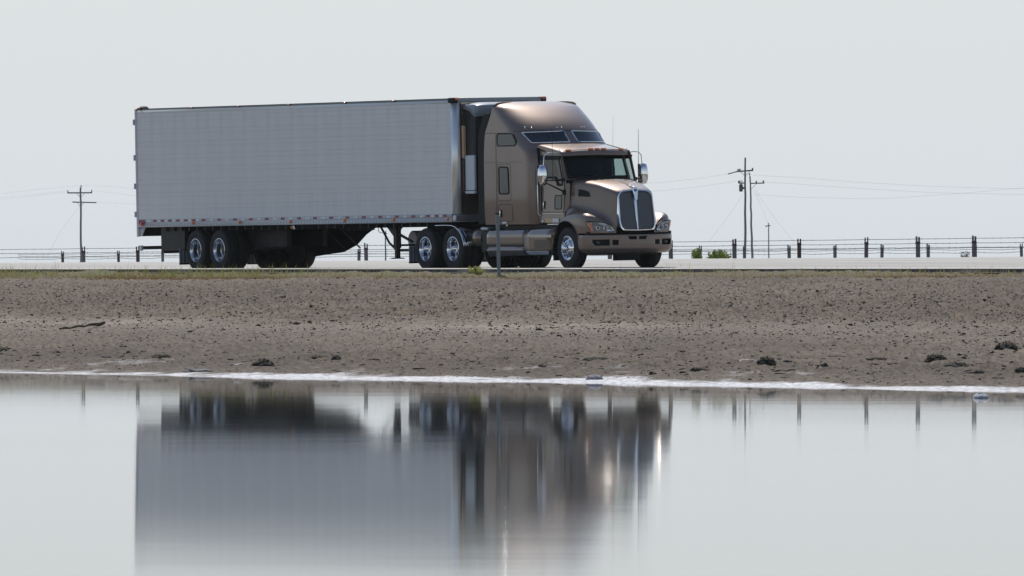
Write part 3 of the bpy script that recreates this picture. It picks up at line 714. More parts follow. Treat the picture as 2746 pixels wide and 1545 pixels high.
for s in (-1, 1):
    MB().box(2.04, 2.048, s * 1.2225 - .002, s * 1.2225 + .002, 1.12, 3.30).build('panel_seam', 'black', K)
    MB().box(1.50, 3.36, s * 1.2225 - .002, s * 1.2225 + .002, 2.612, 2.618).build('panel_seam', 'black', K)
    MB().box(2.19, 2.235, s * 1.225 - .02, s * 1.225 + .02, 1.30, 1.45).build('hatch_handle', 'chrome', K, bev=.012)
    MB().box(2.235, 2.265, s * 1.225 - .015, s * 1.225 + .015, 1.28, 1.46).build('hatch_handle_well', 'black', K, bev=.01)
    MB().box(2.30, 2.52, s * 1.223 - .004, s * 1.223 + .004, 1.125, 1.17).build('data_plate', 'whitetape', K)
    MB().box(2.48, 2.56, s * 1.223 - .006, s * 1.223 + .006, 1.06, 1.10).build('side_lamp', 'whitetape', K, bev=.01)
    b = MB()
    for z in np.arange(1.2, 2.55, .09): b.box(1.92, 1.93, s * 1.222 - .003, s * 1.222 + .003, z, z + .012)
    for z in np.arange(1.2, 3.2, .09): b.box(2.08, 2.09, s * 1.222 - .003, s * 1.222 + .003, z, z + .012)
    tag(b.build('rivet_row', 'black', K, smooth=False), kind='stuff')
# lower side fairing over the fuel tank
def fair_y(z, x):
    t = (z - .32) / .68
    y = 1.235 - .10 * max(0, (t - .72) / .28) ** 2 - .12 * max(0, (.26 - t) / .26) ** 2
    y -= .045 * math.exp(-((t - .34) / .05) ** 2) * (x < 3.4)
    return y
for s in (-1, 1):
    P = []
    for x in list(np.linspace(1.44, 3.34, 20)):
        rr_ = max(0, (1.62 - x) / .18)
        top_ = .965 + .012 * (x - 1.45) - .05 * rr_ ** 2 * 1.5
        P.append([(x, s * (fair_y(z, x) - .05 * rr_ ** 2), z) for z in np.linspace(.315 + .015 * (x - 1.45) , top_, 26)])
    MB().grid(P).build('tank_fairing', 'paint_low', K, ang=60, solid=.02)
    P = []
    for x in (3.36, 3.6, 4.0, 4.4, 4.80):
        xx = lambda z: x if x < 4.7 else 4.83 - .28 * max(0, (.95 - z))
        P.append([(xx(z), s * fair_y(z, 4), z) for z in np.linspace(.345, 1.01, 26)])
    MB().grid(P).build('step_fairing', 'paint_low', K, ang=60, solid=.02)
    MB().box(1.47, 3.3, s * .75 - .42, s * .75 + .42, .36, .92).build('fuel_tank', 'satin', K, bev=.12)
    for x0, z0, z1, x1 in ((3.62, .78, .86, 4.72), (3.50, .37, .455, 4.60)):
        o = MB().add([(x0, s * 1.235, z1), (x1, s * 1.235, z1), (x0, s * 1.27, z1 - .012), (x1, s * 1.27, z1 - .012), (x0 + .12, s * 1.255, z0), (x1 - .03, s * 1.255, z0), (x0 + .12, s * 1.2, z0), (x1 - .03, s * 1.2, z0)],
                     [(0, 1, 3, 2), (2, 3, 5, 4), (4, 5, 7, 6), (0, 2, 4, 6), (1, 3, 5, 7)]).build('step', 'alu' if z0 > .6 else 'chrome', K)
    MB().box(3.85, 4.60, s * 1.2365 - .0015, s * 1.2365 + .0015, .50, .72).build('step_recess', mat('step_recess_brown', (.11, .085, .07), .35, .5), K)
    MB().box(1.10, 1.45, s * 1.0 - .16, s * 1.0 + .16, .95, 1.05).build('tank_neck', 'dullalu', K, bev=.04)
# frame
for s in (-1, 1): MB().box(-2.3, 6.2, s * .42 - .05, s * .42 + .05, .70, .98).build('frame_rail', 'satin', K)
for x in (-2.2, -.6, .9, 2.6, 4.2, 6.1): MB().box(x, x + .12, -.40, .40, .72, .95).build('frame_cross_member', 'satin', K)
MB().box(-1.15, .0, -.5, .5, 1.02, 1.12).build('fifth_wheel', 'satin', K, bev=.03)
MB().box(-1.0, -.2, -.42, .42, .95, 1.03).build('fifth_wheel_mount', 'satin', K)
MB().box(2.0, 5.0, -1.0, 1.0, .45, 1.08).build('underbody', 'satin', K)
MB().box(.5, 1.45, -.95, .95, .50, 1.0).build('battery_box', 'satin', K)
MB().box(1.0, 1.4, -.6, .6, .6, 1.9).build('cab_rear_equipment', 'satin', K, bev=.04)
for x in (-1.385, -.03):
    for s in (-1, 1): dual_wheel(K, x, s, .515, False, 1.27)
    MB().lathe([(-1.0, .07), (-.2, .07), (-.15, .16), (.15, .16), (.2, .07), (1.0, .07)], (x, 0, .515), 16).build('drive_axle', 'satin', K)
MB().tube([(5.35, -1.0, .48), (5.35, -.7, .42), (5.35, .7, .42), (5.35, 1.0, .48)], .06, 8).build('front_axle', 'satin', K)
for s in (-1, 1): front_wheel(K, 5.35, s, .515)
mudflap(K, -2.25, -1.25, -.72, .17, .58); mudflap(K, -2.25, .72, 1.25, .17, .58)
# quarter fenders over the drive wheels
for s in (-1, 1):
    path = [(-.92, 1.09), (-.4, 1.095), (-.12, 1.087), (.06, 1.05), (.217, .969), (.32, .89), (.382, .82), (.45, .70), (.493, .585)]
    e = MB().grid([[(x, s * y, z) for y in (1.25, .66)] for x, z in path]).build('quarter_fender', 'chrome', K, ang=50, solid=.008)
    MB().tube([(x, s * 1.255, z) for x, z in path], .016, 8).build('fender_edge', 'chrome', e, ang=60)
    P = [[(x, s * (1.10 + .06 * math.sin((z - .57) / .39 * math.pi)), z) for z in np.linspace(.57, .965, 12)] for x in (.42, .8, 1.13)]
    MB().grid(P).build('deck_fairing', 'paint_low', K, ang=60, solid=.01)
    MB().box(1.14, 1.44, s * 1.02 - .12, s * 1.02 + .12, .42, .95).build('battery_cover', 'satin', K, bev=.03)

# cab ---------------------------------------------------------------
def sy(z): return 1.035 - .055 * (z - 1.1) / 1.8        # half width of the cab side at height z
WIN = [(3.88, 2.21), (3.88, 2.70), (4.69, 2.70), (4.87, 2.21), (4.885, 2.03), (4.62, 2.03), (4.52, 2.21)]
def holed(name, outer, hole, m, off, thick, parent, s):
    bm = bmesh.new(); f = lambda a, b_: (a, s * (sy(b_) + off), b_); es = []
    for loop in (outer, hole):
        vs = [bm.verts.new(f(*p)) for p in loop]; es += [bm.edges.new((vs[i], vs[(i + 1) % len(vs)])) for i in range(len(vs))]
    bmesh.ops.triangle_fill(bm, edges=es, use_beauty=True)
    r = bmesh.ops.extrude_face_region(bm, geom=bm.faces[:]); vs = [q for q in r['geom'] if isinstance(q, bmesh.types.BMVert)]
    for v in vs: v.co.y -= s * thick
    bmesh.ops.recalc_face_normals(bm, faces=bm.faces)
    me = bpy.data.meshes.new(name); bm.to_mesh(me); bm.free(); me.materials.append(M[m] if isinstance(m, str) else m)
    o = bpy.data.objects.new(name, me); C.objects.link(o); o.parent = parent; return o
win = rr(WIN, .05)
# door outline and full cab side outline (front edge meets the windscreen pillar)
SIDE = [(3.70, 1.13), (4.95, 1.13), (4.99, 2.1), (4.93, 2.25), (4.76, 2.78), (4.70, 2.86), (3.66, 3.02)]
DOOR = [(3.89, 1.39), (4.93, 1.39), (4.95, 2.0), (4.92, 2.20), (4.75, 2.70), (4.72, 2.745), (3.85, 2.75)]
for s in (-1, 1):
    holed('cab_side', SIDE, scale2(win, .03), 'paint', 0, .02, K, s)
    D = holed('door', rr(DOOR, .05), win, 'paint', .010, .012, K, s)
    MB().ring(scale2(rr(DOOR, .05), .006), scale2(rr(DOOR, .05), -.006), lambda a, b_, q: (a, s * (sy(b_) + .008 + q), b_), 0, .004).build('door_gap', 'black', D, smooth=False)
    MB().ring(scale2(win, .012), scale2(win, -.045), lambda a, b_, q: (a, s * (sy(b_) + q), b_), 0, .016).build('window_seal', 'black', D, smooth=False)
    MB().prism([(3.80, 2.66), (4.74, 2.66), (4.78, 2.755), (3.80, 2.765)], lambda a, b_, q: (a, s * (sy(b_) + q), b_), .012, .03).build('rain_visor', 'black', D, smooth=False)
    gl = MB().prism(win, lambda a, b_, q: (a, s * (sy(b_) - .004), b_), 0, 0); gl.f = [gl.f[1]]; gl.build('window', 'glassd', D, smooth=False, fixn=False)
    pp = rr([(4.52, 1.47), (4.83, 1.47), (4.84, 1.785), (4.53, 1.785)], .04)
    MB().prism(pp, lambda a, b_, q: (a, s * (sy(b_) + q), b_), .009, .014).build('peep_window', 'glassg', D, smooth=False)
    MB().ring(scale2(pp, .018), scale2(pp, -.004), lambda a, b_, q: (a, s * (sy(b_) + q), b_), .009, .02).build('peep_seal', 'black', D, smooth=False)
    MB().box(3.985, 4.02, s * 1.045 - .02, s * 1.045 + .02, 1.50, 1.64).build('door_handle', 'chrome', D, bev=.012)
    MB().box(4.022, 4.05, s * 1.042 - .012, s * 1.042 + .012, 1.47, 1.66).build('door_handle_well', 'black', D, bev=.01)
    MB().box(3.93, 4.9, s * 1.043 - .004, s * 1.043 + .004, 1.355, 1.365).build('door_sill_trim', 'alu', K)
    MB().box(4.02, 4.72, s * 1.042 - .004, s * 1.042 + .004, 1.14, 1.235).build('kick_plate', mat('kick_plate_gold', (.45, .36, .24), .3, .7), K)
    MB().box(4.43, 4.72, s * 1.049 - .004, s * 1.049 + .004, 1.142, 1.233).build('kick_plate_end', 'whitetape', K)
    MB().lathe([(0, .05), (.03, .045), (.05, .02), (.055, 0)], (3.96, s * 1.03, 1.17), 16, sgn=s).build('side_marker', 'chrome', K)
    MB().box(3.66, 3.74, s * 1.0 - .02, s * 1.0 + .02, 1.12, 2.95).build('cab_gap_seal', 'black', K)
    # grab rail behind the door
    MB().tube([(3.83, s * 1.04, 2.50), (3.80, s * 1.09, 2.46), (3.80, s * 1.09, 1.36), (3.83, s * 1.04, 1.30)], .014, 8).build('grab_rail', 'chrome', K, ang=60)
    MB().tube([(3.90, s * 1.035, 2.0), (3.90, s * 1.05, 1.96), (3.905, s * 1.05, 1.42)], .010, 8).build('door_edge_trim', 'black', K)
# cab front shell with the windscreen opening
def front_x(y, z):
    c = 4.76 + (2.78 - z) * .42; return c - .17 * abs(y / .82) ** 2.2
ysn = sorted(set([-.985, -.96, -.93, -.88, -.83] + list(np.linspace(-.815, .815, 23)) + [.83, .88, .93, .96, .985]))
zsn = [1.95, 2.05, 2.13, 2.205, 2.23, 2.4, 2.6, 2.745, 2.77, 2.82, 2.86]
P = []
for y in ysn:
    row = []
    for z in zsn:
        half = sy(z); yy = y / .985 * half
        x = front_x(min(abs(yy), .86), z)
        if abs(yy) > .86: t = (abs(yy) - .86) / (half - .86); x -= .09 * t ** 2.2 + .03 * t
        row.append((x, yy, z))
    P.append(row)
def sk_(i, j):
    y = (ysn[i] + ysn[i + 1]) / 2; z = (zsn[j] + zsn[j + 1]) / 2; return abs(y) < .82 and 2.215 < z < 2.75
MB().grid(P, skip=sk_).build('cab_front', 'paint', K, ang=50, solid=.02)
W_ = MB().grid([[(front_x(y, z) - .004, y * sy(z) / .985, z) for z in np.linspace(2.21, 2.765, 5)] for y in np.linspace(-.825, .825, 31)]).build('windscreen', 'glassw', K, ang=60, fixn=False)
lo = [(y, 2.225) for y in np.linspace(-.81, .81, 21)] + [(.822, z) for z in (2.24, 2.5, 2.74)] + [(y, 2.755) for y in np.linspace(.81, -.81, 21)] + [(-.822, z) for z in (2.74, 2.5, 2.24)]
lp = [(front_x(y, z) + .002, y * sy(z) / .985, z) for y, z in lo]; MB().tube(lp + [lp[0]], .02, 6, cap=False).build('windscreen_seal', 'black', W_, ang=60)
for y0, y1 in ((.15, -.45), (-.2, .35)):
    MB().tube([(front_x(0, 2.17) + .03, (y0 + y1) / 2 + .1, 2.17), (front_x(.2, 2.25) + .02, (y0 + y1) / 2 - .05, 2.26), (front_x(y1, 2.30) + .012, y1, 2.31)], .012, 6).build('wiper', 'black', K)
# visor
P = []
for y in np.linspace(-.97, .97, 27):
    c = 4.86 - .15 * abs(y / .93) ** 2.4
    P.append([(c - .12, y, 2.885 - .035 * (y / .95) ** 2), (c - .03, y, 2.885 - .04 * (y / .95) ** 2), (c, y, 2.86 - .04 * (y / .95) ** 2), (c + .02, y, 2.77 - .02 * (y / .95) ** 2), (c + .012, y, 2.755 - .02 * (y / .95) ** 2), (c - .10, y, 2.775)])
MB().grid(P).build('sun_visor', 'paint', K, ang=40, solid=.012)
# cab roof rising to the sleeper
P = []
for i in range(15):
    t = i / 14; row = []
    for j in range(29):
        y = -1 + 2 * j / 28; xf = 4.75 - .12 * abs(y) ** 2.4; x = 3.55 + (xf - 3.55) * t
        zc = 3.06 - .17 * t ** 1.25; yy = y * (.985 - .02 * t)
        row.append((x, yy, zc - .05 * abs(y) ** 4 - .045 * max(0, (abs(y) - .9) / .1) ** 2 ))
    P.append(row)
MB().grid(P).build('cab_roof', 'paint', K, ang=50, solid=.015)
# cab roof sides down to the cab side
for s in (-1, 1):
    P = [[(x, s * (.985 - .02 * t), z1), (x, s * (.987 - .01 * t), z0)] for t, x, z1, z0 in ((0, 3.56, 2.975, 2.90), (.5, 4.1, 2.90, 2.83), (.8, 4.43, 2.845, 2.78), (1, 4.64, 2.81, 2.74))]
    MB().grid(P).build('roof_side', 'paint', K, solid=.02)
for y in (-.755, -.18, 0, .18, .72):
    c = 4.82 - .15 * abs(y / .93) ** 2.4
    MB().box(c - .05, c + .035, y - .065, y + .065, 2.885 - .04 * y * y, 2.925 - .04 * y * y).build('cab_marker_lamp', 'amber', K, bev=.015)
# air horn studs and antennas
for y in (-.97, .97): MB().lathe([(0, .02), (.03, .016), (.035, 0)], (4.62, y * .98, 2.87), 10, axis='z').build('roof_stud', 'chrome', K)
MB().tube([(4.72, .5, 2.93), (4.76, .5, 3.69)], [.003, .002], 6).build('antenna', 'black', K)
# interior
MB().box(4.35, 4.95, -.95, .95, 1.75, 2.16).build('dashboard', 'interior', K, bev=.04)
MB().box(3.82, 3.84, -.96, .96, 1.2, 2.93).build('rear_partition', 'interior', K)
MB().box(3.72, 4.9, -.97, .97, 1.2, 1.3).build('cab_floor', 'interior', K)
MB().box(3.62, 4.6, -.93, .93, 2.775, 2.79).build('headliner', 'interior', K)
for y in (-.5, .5):
    e = MB().box(3.90, 4.03, y - .24, y + .24, 1.55, 2.32).build('seat_back', 'seat', K, bev=.05)
    MB().box(3.92, 4.02, y - .13, y + .13, 2.32, 2.50).build('headrest', 'seat', e, bev=.04)
    MB().box(3.90, 4.38, y - .24, y + .24, 1.45, 1.6).build('seat_cushion', 'seat', K, bev=.05)
b = MB(); lp = [(4.33 + .07 * math.sin(t), .5 + .22 * math.cos(t), 2.08 + .2 * math.sin(t)) for t in np.linspace(0, 2 * math.pi, 25)]
b.tube(lp, .015, 6, cap=False); b.tube([(4.33, .28, 2.08), (4.33, .72, 2.08)], .012, 6); b.tube([(4.33, .5, 2.08), (4.6, .5, 1.95)], .03, 6); b.build('steering_wheel', 'black', K)
MB().box(4.72, 4.86, -.25, .12, 2.165, 2.20).build('folder', 'blue', K)

# hood and fenders: sections across y lofted along x --------------------------------------
def hood_section(x):
    zt, yh, zsh, zv, yf, zf = interp([
        (4.70, 2.225, .90, 2.09, 1.46, 1.215, .78), (4.86, 2.215, .875, 2.085, 1.48, 1.22, 1.07), (5.0, 2.20, .85, 2.075, 1.49, 1.225, 1.20), (5.15, 2.19, .82, 2.065, 1.49, 1.225, 1.295), (5.39, 2.17, .775, 2.04, 1.47, 1.225, 1.365),
        (5.8, 2.115, .69, 1.985, 1.40, 1.22, 1.385), (6.05, 2.06, .635, 1.935, 1.33, 1.205, 1.36), (6.2, 2.02, .60, 1.90, 1.26, 1.17, 1.325), (6.33, 1.985, .565, 1.87, 1.18, 1.06, 1.26), (6.43, 1.955, .54, 1.84, 1.11, .90, 1.17), (6.50, 1.93, .52, 1.81, 1.05, .72, 1.09), (6.56, 1.90, .495, 1.78, 1.0, .53, 1.02)], x)
    dx = (x - 5.31) / .62
    zb = .60 + .577 * math.sqrt(max(0, 1 - dx * dx)) if abs(dx) < 1 else (.60 if x < 5.31 else .60)
    if x > 5.9: zb = .87
    zf = max(zf, zb + .06)
    g = min(1, max(0, (yf - yh - .02) / .35))
    ctl = [(0, zt), (yh * .45, zt - .008), (yh * .80, zt - .03), (yh * .95, zt - .065), (yh, zsh), (yh + .012, zsh - .08), (yh + .03 * g + .004, (zsh + zv) / 2 + .08), (yh + .05 * g + .006, zv + .10), (yh + .07 * g + .008, zv + .03),
           (yh + .12 * g + .01, zv - .02), (yf - .20 * g, max(zf - .0, zb + .05) + (zv - zf) * .12), (yf - .10 * g, zf - .012), (yf - .035 * g, zf - .055), (yf, max(zf - .15, zb + .02)), (yf + .004, max(zb + .01, zf - .32)), (yf, zb)]
    # resample the control polygon smoothly (uniform quadratic b-spline, ends kept)
    pts = [ctl[0]] + ctl + [ctl[-1]]; out = []
    for i in range(1, len(pts) - 1):
        a = ((pts[i - 1][0] + pts[i][0]) / 2, (pts[i - 1][1] + pts[i][1]) / 2); c = ((pts[i + 1][0] + pts[i][0]) / 2, (pts[i + 1][1] + pts[i][1]) / 2); b_ = pts[i]
        for k in range(4):
            t = k / 4; out.append(((1 - t) ** 2 * a[0] + 2 * t * (1 - t) * b_[0] + t * t * c[0], (1 - t) ** 2 * a[1] + 2 * t * (1 - t) * b_[1] + t * t * c[1]))
    out.append(ctl[-1]); return out
xs_h = [4.70, 4.74, 4.78, 4.82, 4.86, 4.9, 4.95] + list(np.linspace(5.0, 5.85, 22)) + [5.88, 5.899, 5.905, 5.93, 5.97, 6.0] + list(np.linspace(6.04, 6.56, 27))
P = []
for x in xs_h:
    h = hood_section(x)
    if x < 4.93: h = [(max(y, 1.04) if z < 9 else y, min(z, 1.60 - 3.0 * (4.95 - x))) for y, z in h]
    row = [(x, -y, z) for y, z in reversed(h)] + [(x, y, z) for y, z in h[1:]]
    P.append(row)
# behind x=4.93 only the fender's rear lip exists
iN = len(P[0])
def sk_h(i, j):
    x = (xs_h[i] + xs_h[i + 1]) / 2
    if x > 4.95: return False
    p = P[i][j]; q = P[i + 1][j + 1]; return abs(p[1]) < 1.06 or abs(q[1]) < 1.06
HD = MB().grid(P, skip=sk_h).build('hood', 'paint', K, ang=60, solid=.012)
# wheel arch liners
for s in (-1, 1):
    P2 = []
    for k in range(21):
        t = math.pi * k / 20; P2.append([(5.31 + .64 * math.cos(t), s * y, .58 + .60 * math.sin(t)) for y in (1.20, .62)])
    MB().grid(P2).build('arch_liner', 'black', K, ang=60)
    MB().box(4.70, 5.92, s * .60 - .02, s * .60 + .02, .55, 1.18).build('arch_wall', 'black', K)
    MB().tube([(5.31 + .615 * math.cos(t), s * 1.222, .60 + .577 * math.sin(t)) for t in np.linspace(-.0, math.pi, 24)], .014, 6).build('arch_lip', 'paint_low', K, ang=60)
    # mudflap just behind the front wheel
    MB().box(4.66, 4.68, s * 1.02 - .17, s * 1.02 + .17, .22, .50).build('front_mudflap', 'black', K)
# hood seam, side vent, mirror brackets
for s in (-1, 1):
    def hy(x, z):
        h = hood_section(x); best = None
        for a, b_ in zip(h, h[1:]):
            if (a[1] - z) * (b_[1] - z) <= 0 and a[0] > .3: best = a[0] + (b_[0] - a[0]) * ((a[1] - z) / (a[1] - b_[1] + 1e-9)); break
        return best if best else h[20][0]
    vp = rr([(5.30, 1.765), (5.72, 1.75), (5.66, 1.87), (5.48, 1.915), (5.285, 1.935), (5.31, 1.86)], .015, 2)
    MB().prism(vp, lambda a, b_, q: (a, s * (hy(a, b_) + q), b_), .002, .014).build('hood_vent', 'black', HD, smooth=False)
    P3 = [[(5.02, s * (hy(5.02, z) + .004), z), (5.028, s * (hy(5.03, z) + .004), z)] for z in np.linspace(1.52, 2.05, 10)]
    MB().grid(P3).build('hood_seam', 'black', HD)
P3 = [[(x, y, hood_section(x)[2][1] + .006) for y in (-.006, .006)] for x in np.linspace(5.1, 6.25, 20)]
MB().grid(P3).build('hood_centre_seam', 'black', HD)
# hood rear edge strip in front of the windscreen
MB().tube([(5.02 + .0, y, hood_section(5.0)[0][1] - .035 * abs(y / .8) ** 3 + .0) for y in np.linspace(-.7, .7, 17)], .012, 6).build('cowl_seal', 'black', K)
MB().box(4.80, 5.02, -.86, .86, 1.95, 2.14).build('cowl', 'black', K)
for s in (-1, 1):
    MB().grid([[(4.93, s * (sy(z) + .003), z), (4.97, s * (sy(z) - .002), z), (5.012, s * (.89 + .05 * (2.05 - z)), z)] for z in np.linspace(1.40, 2.08, 8)]).build('cowl_side', 'paint', K, ang=60)
# hood ornament and hood latch
MB().prism([(6.20, 0), (6.42, -.035), (6.42, .035)], lambda a, b_, q: (a, b_, 2.01 - (a - 6.2) * .22 + q), 0, .035).build('hood_ornament', 'chrome', HD, bev=.008)
# grille ---------------------------------------------------------
def gx(z): return 6.535 + (1.80 - z) * .15
gout = rr([(-.505, 1.30), (-.49, 1.80), (-.38, 1.895), (0, 1.925), (.38, 1.895), (.49, 1.80), (.505, 1.30), (.515, 1.10), (.455, .925), (0, .915), (-.455, .925), (-.515, 1.10)], .10, 3)
gin = [(y * .92, 1.40 + (z - 1.40) * .92) for y, z in gout]
G = MB()
n_ = len(gout)
rows = []
for k, (sc_, dx) in enumerate(((1.0, -.10), (1.0, .015), (.99, .04), (.935, .045), (.915, .02), (.91, -.03))):
    rows.append([(gx(1.4 + (z - 1.4) * sc_) + dx, y * sc_, 1.4 + (z - 1.4) * sc_) for y, z in gout] + [(gx(1.4 + (gout[0][1] - 1.4) * sc_) + dx, gout[0][0] * sc_, 1.4 + (gout[0][1] - 1.4) * sc_)])
GS = G.grid(rows).build('grille_surround', 'chrome', K, ang=30, merge=True)
GP = MB().add([(gx(z) - .015, y, z) for y, z in gin], [tuple(range(len(gin)))]).build('grille_backing', 'black', K, smooth=False)
b = MB()
for z in np.arange(.965, 1.875, .021):
    hw = .455 - .03 * max(0, (z - 1.7) / .15) - .04 * max(0, (1.05 - z) / .1)
    for y0, y1 in ((-hw, -.03), (.03, hw)): b.box(gx(z) - .012, gx(z) - .006, y0, y1, z, z + .009)
for y in np.arange(-.448, .45, .016):
    if abs(y) < .03: continue
    b.add([(gx(.98) - .010, y, .98), (gx(.98) - .010, y + .008, .98), (gx(1.83) - .010, y + .008, 1.83), (gx(1.83) - .010, y, 1.83)], [(0, 1, 2, 3)])
tag(b.build('grille_mesh', 'grillem', GP, smooth=False), kind='stuff')
MB().add([(gx(1.72) + .03, -.038, 1.72), (gx(1.72) + .03, .038, 1.72), (gx(.94) + .03, .018, .94), (gx(.94) + .03, -.018, .94), (gx(1.72) - .02, -.042, 1.72), (gx(1.72) - .02, .042, 1.72), (gx(.94) - .02, .022, .94), (gx(.94) - .02, -.022, .94)],
         [(0, 1, 2, 3), (0, 4, 5, 1), (0, 3, 7, 4), (1, 5, 6, 2), (3, 2, 6, 7)]).build('grille_centre_bar', 'chrome', K, bev=.006)
sh = [(-.075, 1.955), (0, 1.985), (.075, 1.955), (.068, 1.86), (.04, 1.66), (0, 1.645), (-.04, 1.66), (-.068, 1.86)]
e = MB().prism(sh, lambda a, b_, q: (gx(b_) + .045 + q, a, b_), 0, .03).build('grille_badge', 'chrome', K, bev=.01)
MB().prism([(-.045, 1.925), (.045, 1.925), (.04, 1.87), (0, 1.855), (-.04, 1.87)], lambda a, b_, q: (gx(b_) + .0755 + q, a, b_), 0, .004).build('badge_inlay', mat('badge_blue_grey', (.10, .16, .26), .25, .6), e, smooth=False)
# headlamps following the nose between (x 6.30, y 1.16) and (6.5, .62)
for s in (-1, 1):
    def nose(u, off=0):                          # u 0 outer .. 1 inner
        y = 1.175 - .60 * u; x = 6.245 + .30 * u - .03 * (1 - u) ** 3 + .02 * math.sin(u * math.pi)
        nx, ny = .88, .46; return x + nx * off, s * (y + ny * off)
    hp = rr([(0.0, 1.145), (.30, 1.14), (.62, 1.115), (.88, 1.04), (1.0, .945), (.97, .915), (.20, .905), (.08, 1.02)], .03, 2)
    F = lambda off: (lambda a, b_, q: (*nose(a, off + q), b_))
    hs = MB().prism(scale2(hp, .022), F(-.03), 0, .055).build('headlamp', 'black', K, ang=30)
    MB().prism(hp, F(.026), 0, .004).build('lamp_bowl', 'lamp', hs, smooth=False)
    MB().prism(rr([(.01, 1.135), (.13, 1.135), (.19, 1.06), (.24, .915), (.16, .915), (.09, 1.02)], .02, 2), F(.031), 0, .008).build('turn_lens', mat('orange_lens', (.80, .24, .05), .2, 0, .3), hs, smooth=False)
    for u_, r_ in ((.40, .062), (.66, .052)):
        cx, cy = nose(u_, .032)
        b = MB().lathe([(0, r_), (.016, r_ * .95), (.006, r_ * .8), (.012, r_ * .45), (.02, 0)], (0, 0, 0), 20, axis='x'); o = b.build('projector', 'chrome', hs, ang=30)
        o.location = (cx, cy, 1.0); o.rotation_euler = (0, 0, s * .48)
        b = MB().lathe([(.008, r_ * .62), (.018, r_ * .5), (.022, 0)], (0, 0, 0), 16, axis='x'); o = b.build('bulb', 'glassk', hs); o.location = (cx + .004, cy, 1.0); o.rotation_euler = (0, 0, s * .48)
    MB().prism(hp, F(.052), 0, .002).build('lamp_lens', 'lens', hs, smooth=False)
# bumper -----------------------------------------------------------
path = []
ctl = [(5.93, 1.225), (6.10, 1.228), (6.25, 1.20), (6.38, 1.10), (6.50, .90), (6.60, .60), (6.655, .30), (6.67, 0)]
tabp = [(i, a, b_) for i, (a, b_) in enumerate(ctl)]
half = [interp(tabp, t) for t in np.linspace(0, 7, 71)]
path = [(x, -y) for x, y in half] + [(x, y) for x, y in reversed(half[:-1])]
prz = [(.822, -.03), (.828, -.008), (.818, 0), (.80, .003)] + [(z, .003) for z in np.arange(.785, .595, -.012)] + [(z, .003 - .006 * (.595 - z) / .1) for z in np.arange(.595, .50, -.012)] + [(.49, -.008), (.47, -.02), (.44, -.045), (.41, -.08), (.385, -.12), (.375, -.16)]
P = []
for i, (x, y) in enumerate(path):
    a = path[max(0, i - 1)]; b_ = path[min(len(path) - 1, i + 1)]; t = Vector((b_[0] - a[0], b_[1] - a[1])).normalized(); nn = Vector((t.y * 1.0, -t.x)); nn = nn if nn.dot(Vector((x - 5.5, y))) > 0 else -nn
    P.append([(x + nn.x * d, y + nn.y * d, z) for z, d in prz])
def opening(y, z):
    ay = abs(y)
    if .025 < ay < .27 and .715 < z < .79 and (ay < .25 - (.79 - z) * .6 + .02): return True
    if .72 < ay < 1.10 and .575 < z < .715 and ay < 1.13 - (.715 - z) * .5: return True
    if .50 < ay < .66 and .585 < z < .70: return True
    return False
def sk_b(i, j):
    p = P[i][j]; q = P[i + 1][j + 1]; return p[0] > 6.25 and opening((p[1] + q[1]) / 2, (p[2] + q[2]) / 2)
BP = MB().grid(P, skip=sk_b).build('bumper', 'paint', K, ang=60, solid=.012)
MB().grid([[(5.8 + (x - 5.8) * .90, y * .90, z) for z in (.80, .45)] for x, y in path[20:-20]]).build('bumper_backing', 'black', K, ang=60)
for s in (-1, 1): MB().lathe([(0, .045), (.03, .045), (.04, .03), (.045, 0)], (6.375, s * .95, .645), 16, axis='x').build('fog_lamp', mat('dim_lamp_glass', (.08, .09, .10), .1, .2), BP)
MB().box(5.95, 6.36, -.82, .82, .42, .80).build('bumper_core', 'black', K)
MB().prism([(-1.17, .9), (1.17, .9), (1.17, .82), (-1.17, .82)], lambda a, b_, q: (6.15 + q, a, b_), 0, .14).build('bumper_gap', 'black', K)
MB().box(5.3, 6.2, -.75, .75, .34, .75).build('engine_underside', 'satin', K)
MB().box(5.9, 6.1, -.25, .40, .20, .36).build('skid_box', 'black', K)
